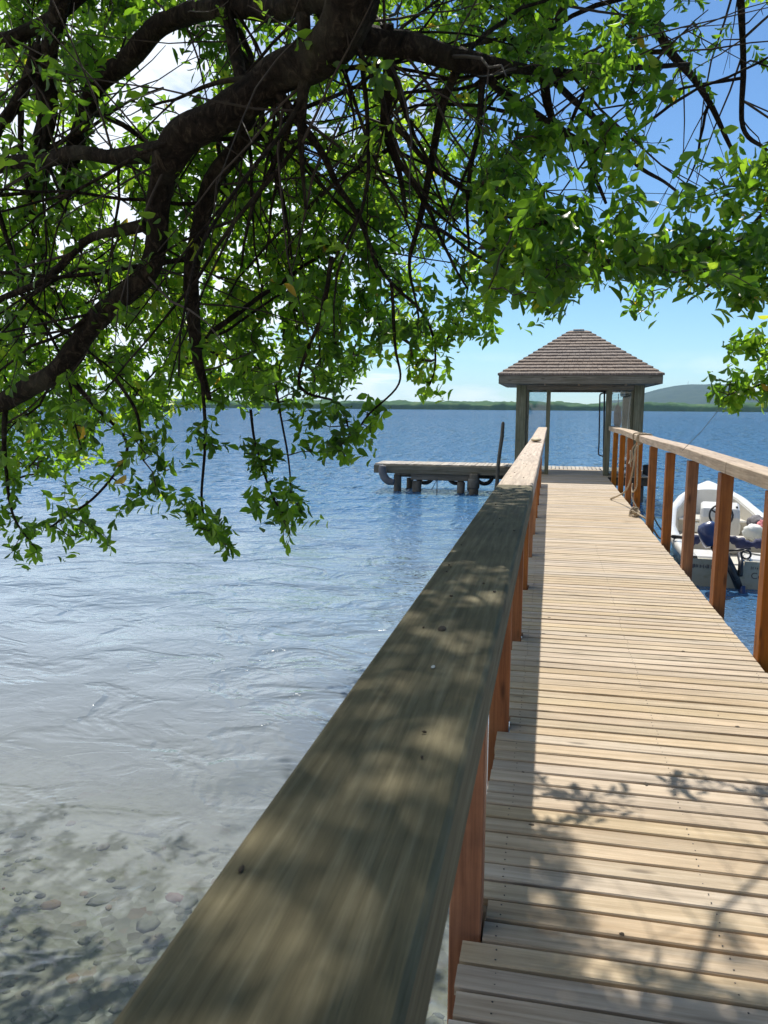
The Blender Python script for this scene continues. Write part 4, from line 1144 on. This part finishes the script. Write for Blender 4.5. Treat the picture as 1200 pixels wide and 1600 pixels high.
# targets: where leafy shoot tips sit
LOWX = [-200, 0, 60, 120, 180, 240, 300, 380, 440, 500, 560, 600, 640, 690, 740, 800, 850, 900, 950, 1000, 1060, 1120, 1160, 1210, 1300]
LOWY = [ 780,760,760,740, 700, 670, 640, 640, 640, 630, 600, 545, 560, 560, 520, 478, 490, 455, 425,  452,  452,  440,  455,  470, 470]
def targets_view():
    T = []
    tries = 0
    while len(T) < 4900 and tries < 120000:
        tries += 1
        px = random.uniform(-220, 1330); py = random.uniform(-240, 780)
        lim = np.interp(px, LOWX, LOWY)
        if py > lim - 8: continue
        if px < 600: Y = random.uniform(3.6, 5.0) if random.random() < .95 else random.uniform(2.8, 3.75)
        else: Y = random.uniform(3.6, 6.2) if random.random() < .7 else random.uniform(6.2, 8.5)
        if px > 760:
            e = (639-py)/F; ym = (1.5+1.13+ .35)/(1-.754*e); Y = min(Y, 8.0); Y = random.uniform(ym*.72, ym*.98)
        p = PY(px, py, Y)
        if p.z < 0.5: continue
        dn = .55 + 1.1*vnoise(p, .9, 3) + .8*vnoise(p, 2.1, 8)
        # thinner where the photo's sky shows through: upper left window, right-hand side
        if px > 760: dn -= .12
        if px > 740 and py > 300: dn -= .27
        if px > 840 and 150 < py < 410: dn -= .34 + .2*(px > 1040)
        if px > 1050 and py < 300: dn -= .25
        if 190 < px < 330 and 60 < py < 200: dn -= .8
        if px < 640 and py > 250: dn += .55
        elif px < 620: dn += .1
        if random.random() < dn: T.append(p)
    return T
T = targets_view()
SPRIGS = [(20,790,3.5),(45,830,3.5),(60,868,3.5),(18,860,3.6),(95,800,3.4),(110,760,3.4),(70,820,3.45),(35,750,3.6),(0,820,3.5),(150,835,3.4),(125,828,3.4),(165,850,3.4),(105,842,3.4),(190,795,3.4),(215,770,3.4),(180,730,3.4),(230,715,3.35),(250,690,3.3),(210,690,3.3),(245,760,3.35),(262,780,3.4),
 (300,790,3.4),(318,805,3.4),(335,820,3.4),(345,842,3.4),(356,858,3.4),(310,830,3.4),(295,812,3.4),(330,700,3.4),(345,690,3.45),(310,680,3.4),
 (415,770,3.5),(440,790,3.5),(460,805,3.5),(428,810,3.5),(448,830,3.5),(410,800,3.5),(470,790,3.5),(455,850,3.5),(395,700,3.5),(385,720,3.5),(405,740,3.5),(440,720,3.6),
 (500,720,3.6),(520,700,3.6),(540,715,3.6),(480,700,3.6),(545,670,3.6),(565,690,3.7),(580,665,3.8),(530,650,3.6),(500,660,3.6),(470,660,3.6),(575,640,3.8),
 (660,600,4.3),(672,620,4.4),(650,585,4.3),(684,590,4.4),(665,560,4.3),(690,540,4.3),(700,520,4.3),(640,560,4.2),(625,520,4.1),(715,500,4.3),(740,520,4.3),(760,500,4.4),(770,525,4.4),(690,570,4.3),
 (800,470,4.5),(840,480,4.6),(870,492,4.6),(885,470,4.6),(930,450,4.7),(985,470,4.8),(1000,485,4.8),(1030,455,4.8),(1075,450,4.8),(1120,440,4.8),(820,430,4.4),(780,440,4.4),
 (900,440,4.6),(860,440,4.6),(760,470,4.4),(730,480,4.3)]
for s_ in SPRIGS:
    for k in range(2):
        T.append(PY(s_[0]+random.uniform(-12,12), s_[1]+random.uniform(-12,8), s_[2]+random.uniform(-.15,.15)))
# crown overhead and beside, outside the picture, whose shade dapples the rail and the near deck
k = 0
while k < 1250:
    p = Vector((random.uniform(-5.5, 3.6), random.uniform(-1.5, 7.5), random.uniform(3.6, 7.0)))
    px_, py_ = project(p, BASIS)
    if (p-EYE).dot(FW) > .3 and -60 < px_ < 1260 and py_ > -60: continue
    # where it falls on the deck along the sun's direction
    sy = p.y - (p.z-DZ)/math.tan(SUN_EL); sx = p.x
    d_ = .5 + .8*vnoise(p, .8, 31)
    if -.1 < sx < 1.6: d_ *= .45 if sy > 2.2 else .85
    if sx > -.5 and sy > 2.75: continue
    if -.9 < sx < 0 and -.8 < sy < 3.2: continue
    if sx < -.9: d_ *= .5
    if random.random() < d_: T.append(p); k += 1
# a denser unseen patch, added to throw dappled shade on the left handrail
for k in range(600):
    yy = -.5 + 4.1*((k+.5)/600) + random.uniform(-.05, .05); h_ = random.uniform(2.4, 4.2) if yy > 1.6 else random.uniform(2.9, 4.6); x_ = -.70 + .58*((k*.618034) % 1) - .05*(h_-3.5)
    p = Vector((x_, yy + h_/math.tan(SUN_EL), RZ + h_))
    T.append(p)

for k in range(680):  # leaf clusters added along the sun's path to shade the near deck
    yy = 2.75 - 3.2*abs(random.gauss(0, 1)); h_ = random.uniform(3.2, 6.0); x_ = random.uniform(.0, 1.8)
    if yy < -1: continue
    yy = yy if yy < 2.9 else 2.9
    yy -= .5*(1-min(1, x_/1.2))
    p = Vector((x_ - .05*h_, yy + h_/math.tan(SUN_EL), DZ + h_))
    if random.random() < .5 + 1.2*vnoise(p, 1.3, 44): T.append(p)
# right-hand tree: stands on the shore off to the right
rtree = thing('tree', 'leafy branch reaching in from the right edge, low over the water by the boat', 'tree', (4.6, -1.6, .1))
RM = [
 [(5.0,.8,2.6,.10),(4.4,2.4,3.2,.06),(3.7,3.6,3.3,.035)],
]
trunk2 = [(4.7,-1.8,-.1,.24),(4.75,-1.3,.9,.18),(4.9,-.4,1.9,.14),(5.0,.8,2.6,.10)]
q = smooth_path(trunk2, 5); mb = MB(); mb.tube([Vector(p[:3]) for p in q], [p[3] for p in q], 14, True, .15); mb.build('trunk', M['bark'], rtree, True)
rn = []
rb = [[tuple(RM[0][0]), (4.2,2.6,2.8,.05), tuple(PY(1320,560,4.2))+(.02,), tuple(PY(1240,585,4.3))+(.009,), tuple(PY(1190,600,4.3))+(.006,), tuple(PY(1140,622,4.3))+(.003,)],
      [tuple(PY(1330,480,4.3))+(.018,), tuple(PY(1250,520,4.4))+(.010,), tuple(PY(1195,535,4.4))+(.006,), tuple(PY(1160,545,4.4))+(.003,)],
      [(4.2,2.6,2.8,.05), tuple(PY(1400,380,4.4))+(.03,), tuple(PY(1280,385,4.6))+(.014,), tuple(PY(1200,394,4.8))+(.009,), tuple(PY(1120,415,4.9))+(.005,), tuple(PY(1060,440,5.0))+(.003,)],
      [(4.2,2.6,2.8,.04), tuple(PY(1330,480,4.3))+(.018,)]]
for sp_ in rb:
    q = smooth_path(sp_, 7); mb = MB(); mb.tube([Vector(p[:3]) for p in q], [max(.003, p[3]) for p in q], 8, True, .12); mb.build('branch', M['bark'], rtree, True)
    for p in q: rn.append((Vector(p[:3]), max(.003, p[3])))
T2 = []
for s_ in [(1190,600,4.3),(1170,612,4.3),(1150,620,4.3),(1130,628,4.3),(1120,618,4.3),(1145,640,4.3),(1165,600,4.3),(1185,585,4.3),(1140,605,4.3),(1200,620,4.3),(1215,600,4.3),(1190,625,4.3),(1240,600,4.3),(1260,570,4.3),
           (1165,540,4.4),(1180,550,4.4),(1150,545,4.4),(1195,560,4.4),(1200,530,4.4),(1220,545,4.4),(1230,500,4.4),(1250,520,4.4),(1215,510,4.4)]:
    for k in range(2): T2.append(PY(s_[0]+random.uniform(-8,8), s_[1]+random.uniform(-8,8), s_[2]+random.uniform(-.12,.12)))
for k in range(520):
    px = random.uniform(1060, 1500); py = random.uniform(250, 470)
    ym = 2.85/(1-.754*(639-py)/F); p = PY(px, py, random.uniform(.85, 1.02)*ym if px < 1260 else random.uniform(4.2, 6.4))
    if random.random() < .45 + .9*vnoise(p, 1.1, 55): T2.append(p)
for k in range(120):
    T2.append(Vector((random.uniform(3.4, 6.8), random.uniform(.5, 5), random.uniform(2.4, 4.6))))

def grow(tree_ob, nodes, T, seed, n_single):
    r = random.Random(seed)
    P = [tuple(p) for p, _ in nodes]; par = [-1]*len(P); base_n = len(P); rad0 = [q for _, q in nodes]
    arr = np.zeros((len(P) + len(T)*5 + 10, 3)); arr[:len(P)] = P; n = len(P)
    TT = np.array([tuple(t) for t in T])
    d0 = np.array([np.min(np.linalg.norm(arr[:n]-t, axis=1)) for t in TT]); order = np.argsort(d0)
    parent = np.full(len(arr), -1); tips = []; chains = []
    for ti in order:
        t = TT[ti]; dd = np.linalg.norm(arr[:n]-t, axis=1)
        # prefer joining a twig from above/behind rather than from right beside
        j = int(np.argmin(dd + .25*np.maximum(0, t[2]-arr[:n,2]-.05)*0 + .12*(dd < .05)))
        a = Vector(arr[j]); b = Vector(t); L = (b-a).length
        k = 2 if L < .18 else (3 if L < .45 else 4); prev = j; ch = [j]
        side = Vector((r.uniform(-1,1), r.uniform(-1,1), r.uniform(-.3,.9)))*L*.16
        for s in range(1, k+1):
            u = s/k; q = a.lerp(b, u) + side*math.sin(PI*u) + Vector((r.uniform(-1,1), r.uniform(-1,1), r.uniform(-1,1)))*.012*(u < 1)
            arr[n] = q; parent[n] = prev; prev = n; ch.append(n); n += 1
        chains.append(ch); tips.append((n-1, (Vector(arr[n-1])-Vector(arr[ch[-2]])).normalized()))
    cnt = np.zeros(n)
    for tip, _ in tips:
        q = tip
        while q >= base_n: cnt[q] += 1; q = parent[q]
    mb = MB()
    for ch in chains:
        pts = [Vector(arr[i]) for i in ch]
        rr_ = [min(.014, .0016*(max(cnt[i], 1)**.45)) if i >= base_n else None for i in ch]
        if rr_[0] is None: rr_[0] = min(rad0[ch[0]]*.8, rr_[1]*1.3)
        mb.tube(pts, rr_, 5, False)
    # bare dead twigs criss-crossing below the crown
    big = [q for q in nodes if q[1] > .012]
    for k in range(260 if n_single > 100 else 20):
        if not big: break
        a, ra = r.choice(big)
        d = Vector((r.uniform(-1,1), r.uniform(-.6,1), r.uniform(-1,.7))).normalized(); L = r.uniform(.3, 1.1)
        pts = [a]; dd = d.copy()
        for s in range(5):
            dd = (dd + Vector((r.uniform(-.2,.2), r.uniform(-.2,.2), r.uniform(-.2,.15)))).normalized(); pts.append(pts[-1] + dd*L/5)
        e_ = project(pts[-1], BASIS); e2 = project(pts[3], BASIS)
        if any((q_ - EYE).dot(FW) < .5 for q_ in pts) or any(q_[1] > np.interp(q_[0], LOWX, LOWY) - 60 for q_ in (e_, e2)): continue
        ro = r.uniform(.003, .0075)
        mb.tube(pts, [ro*(1-.14*s) for s in range(6)], 5, False)
        if r.random() < .6:
            q = pts[3]; e = (dd + Vector((r.uniform(-1,1), r.uniform(-1,1), r.uniform(-1,.6)))*.8).normalized(); mb.tube([q, q+e*L*.15, q+e*L*.32], [ro*.5, ro*.4, ro*.25], 4, False)
    tw = mb.build('twigs', M['twig'], tree_ob, True); tw['kind'] = 'stuff'
    # leaves: spirals at each shoot tip
    mats = []; tint = []
    for tip, d in tips:
        c = Vector(arr[tip]); d = (d*.55 + Vector((r.uniform(-.5,.5), r.uniform(-.5,.5), r.uniform(-.75,.35)))).normalized()
        u = d.orthogonal().normalized(); w_ = d.cross(u); ph = r.uniform(0, 6.28); nl = r.randint(9, 16); Ls = r.uniform(.12, .24)
        base_t = min(.93, max(.02, .38 + .36*vnoise(c, 1.3, 70) + r.gauss(0, .16)))
        for k in range(nl):
            f_ = k/(nl-1); a = ph + k*2.4
            out = (u*math.cos(a) + w_*math.sin(a)); ld = (out*(1.0 - .5*f_) + d*(.55+.7*f_) + Vector((r.uniform(-.35,.35), r.uniform(-.35,.35), r.uniform(-.6,.15)))).normalized()
            up_ = (d*1.0 - out*.4 + Vector((0,0,.5)) + Vector((r.uniform(-.4,.4), r.uniform(-.4,.4), r.uniform(-.3,.3))))
            y_ = up_.cross(ld); 
            if y_.length < 1e-3: y_ = ld.orthogonal()
            y_.normalize(); z_ = ld.cross(y_)
            L = r.uniform(.042, .080)*(1-.2*f_); pos = c - d*Ls*(1-f_)*.9 + out*.002
            wsc = r.uniform(.8, 1.2)
            mx = np.eye(4); mx[:3,0] = ld*L; mx[:3,1] = y_*L*wsc; mx[:3,2] = z_*L*r.uniform(.6, 2.0); mx[:3,3] = pos
            mats.append(mx); tt = base_t + r.gauss(0, .14); 
            tint.append(.99 if r.random() < .006 else min(.96, max(0, tt)))
    mats = np.array(mats); tint = np.array(tint)
    pos = mats[:, :3, 3]; rel = pos - np.array(EYE)
    z = rel @ np.array(FW); X = CX + F*(rel @ np.array(RT))/np.maximum(z, .01); Yp = CY - F*(rel @ np.array(UP))/np.maximum(z, .01)
    vis = (z > .5) & (X > 5) & (X < 1195) & (Yp > 5)
    size = np.where(vis, np.linalg.norm(mats[:, :3, 0], axis=1)/np.maximum(z, .1), 0)
    # prefer the free-hanging shoots, where single leaves stand out
    free = (Yp > 560) | ((X > 780) & (Yp > 400))
    size = size*np.where(free, 1.5, 1.0)
    pick = np.argsort(-size)[:n_single]; rest = np.ones(len(mats), bool); rest[pick] = False
    R_ = mats[rest]; nR = len(R_)
    V = np.einsum('nij,vj->nvi', R_[:, :3, :3], LEAF_V) + R_[:, None, :3, 3]
    Ft = (LEAF_T[None] + (np.arange(nR)*10)[:, None, None]).reshape(-1, 3)
    o = npmesh('foliage', V.reshape(-1, 3), Ft, M['leaf'], True, tree_ob)
    at = o.data.attributes.new('tint', 'FLOAT', 'POINT'); at.data.foreach_set('value', np.repeat(tint[rest], 10).astype(np.float32))
    o['kind'] = 'stuff'
    lm = []
    for k in range(8):
        me = bpy.data.meshes.new('leaf'); me.from_pydata([tuple(v_) for v_ in LEAF_V], [], LEAF_F); me.update(); me.materials.append(M['leaf'])
        me.polygons.foreach_set('use_smooth', [True]*len(me.polygons))
        at = me.attributes.new('tint', 'FLOAT', 'POINT'); at.data.foreach_set('value', [.12 + k*.11]*10); lm.append(me)
    loc = np.array(tree_ob.location)
    for i in pick:
        o = bpy.data.objects.new('leaf', lm[int(min(7, max(0, (tint[i]-.07)/.11)))]); COL.objects.link(o); o.parent = tree_ob
        mm = mats[i].copy(); mm[:3, 3] -= loc; o.matrix_local = Matrix(mm.tolist())
    print('leaves', len(mats), 'tips', len(tips))
grow(tree, nodes, T, 11, 300)
grow(rtree, rn, T2, 12, 60)

# thin line from the right-hand branch down to the right railing
ln = MB(); a = PY(1128, 634, 6.9); b = PY(1066, 704, 6.6)
ln.tube([a, a.lerp(b, .5)+Vector((0,0,-.02)), b], .0022, 5)
tag(ln.build('fishing_line', M['rope_dark']), 'thin taut line slanting across the water above the right railing', 'line')
# litter: bits of leaf and pale droppings on the rail and the planks
def litter():
    m1, m2 = MB(), MB()
    for k in range(80):
        y = random.uniform(.5, 7)
        onrail = random.random() < .45
        x = random.uniform(-.235, -.10) if onrail else random.uniform(-.1, 1.2); z = (RZ if onrail else DZ) + .002
        if not onrail and y < 1.6: continue
        sz = random.uniform(.0015, .004) if onrail else random.uniform(.004, .012)
        if not onrail and random.random() < .5: continue
        (m1 if random.random() < .8 or not onrail else m2).blob((x, y, z), (sz*random.uniform(.6,1.6), sz*random.uniform(.6,1.6), .0015), 7, 4, .5, k)
    m1.blob((-.17, 1.30, RZ+.001), (.008, .016, .002), 9, 4, .5, 3.3)
    a_ = m1.build('leaf_litter', plain('dry_litter', (.05,.035,.02), .9)); a_['kind'] = 'stuff'; a_['label'] = 'dark bits of dry leaf litter on the handrail and planks'; a_['category'] = 'litter'
    b_ = m2.build('droppings', plain('pale_droppings', (.55,.55,.5), .9)); b_['kind'] = 'stuff'; b_['label'] = 'small pale droppings specking the handrail and planks'; b_['category'] = 'droppings'
litter()

# ------------------------------------------------------------------ sea haze over the whole scene
def haze():
    m_ = MB(); m_.box((-6600, -600, -12), (6600, 7200, 190), 0)
    mt = bpy.data.materials.new('haze_air'); mt.use_nodes = True; t = NT(mt.node_tree); t.n.clear(); o = t.new('ShaderNodeOutputMaterial')
    v_ = t.new('ShaderNodeVolumePrincipled'); v_.inputs['Color'].default_value = (.48,.74,1,1); v_.inputs['Density'].default_value = .00008
    v_.inputs['Anisotropy'].default_value = .2
    t.l.new(v_.outputs[0], o.inputs['Volume'])
    h = m_.build('haze', mt); h['kind'] = 'stuff'
haze()
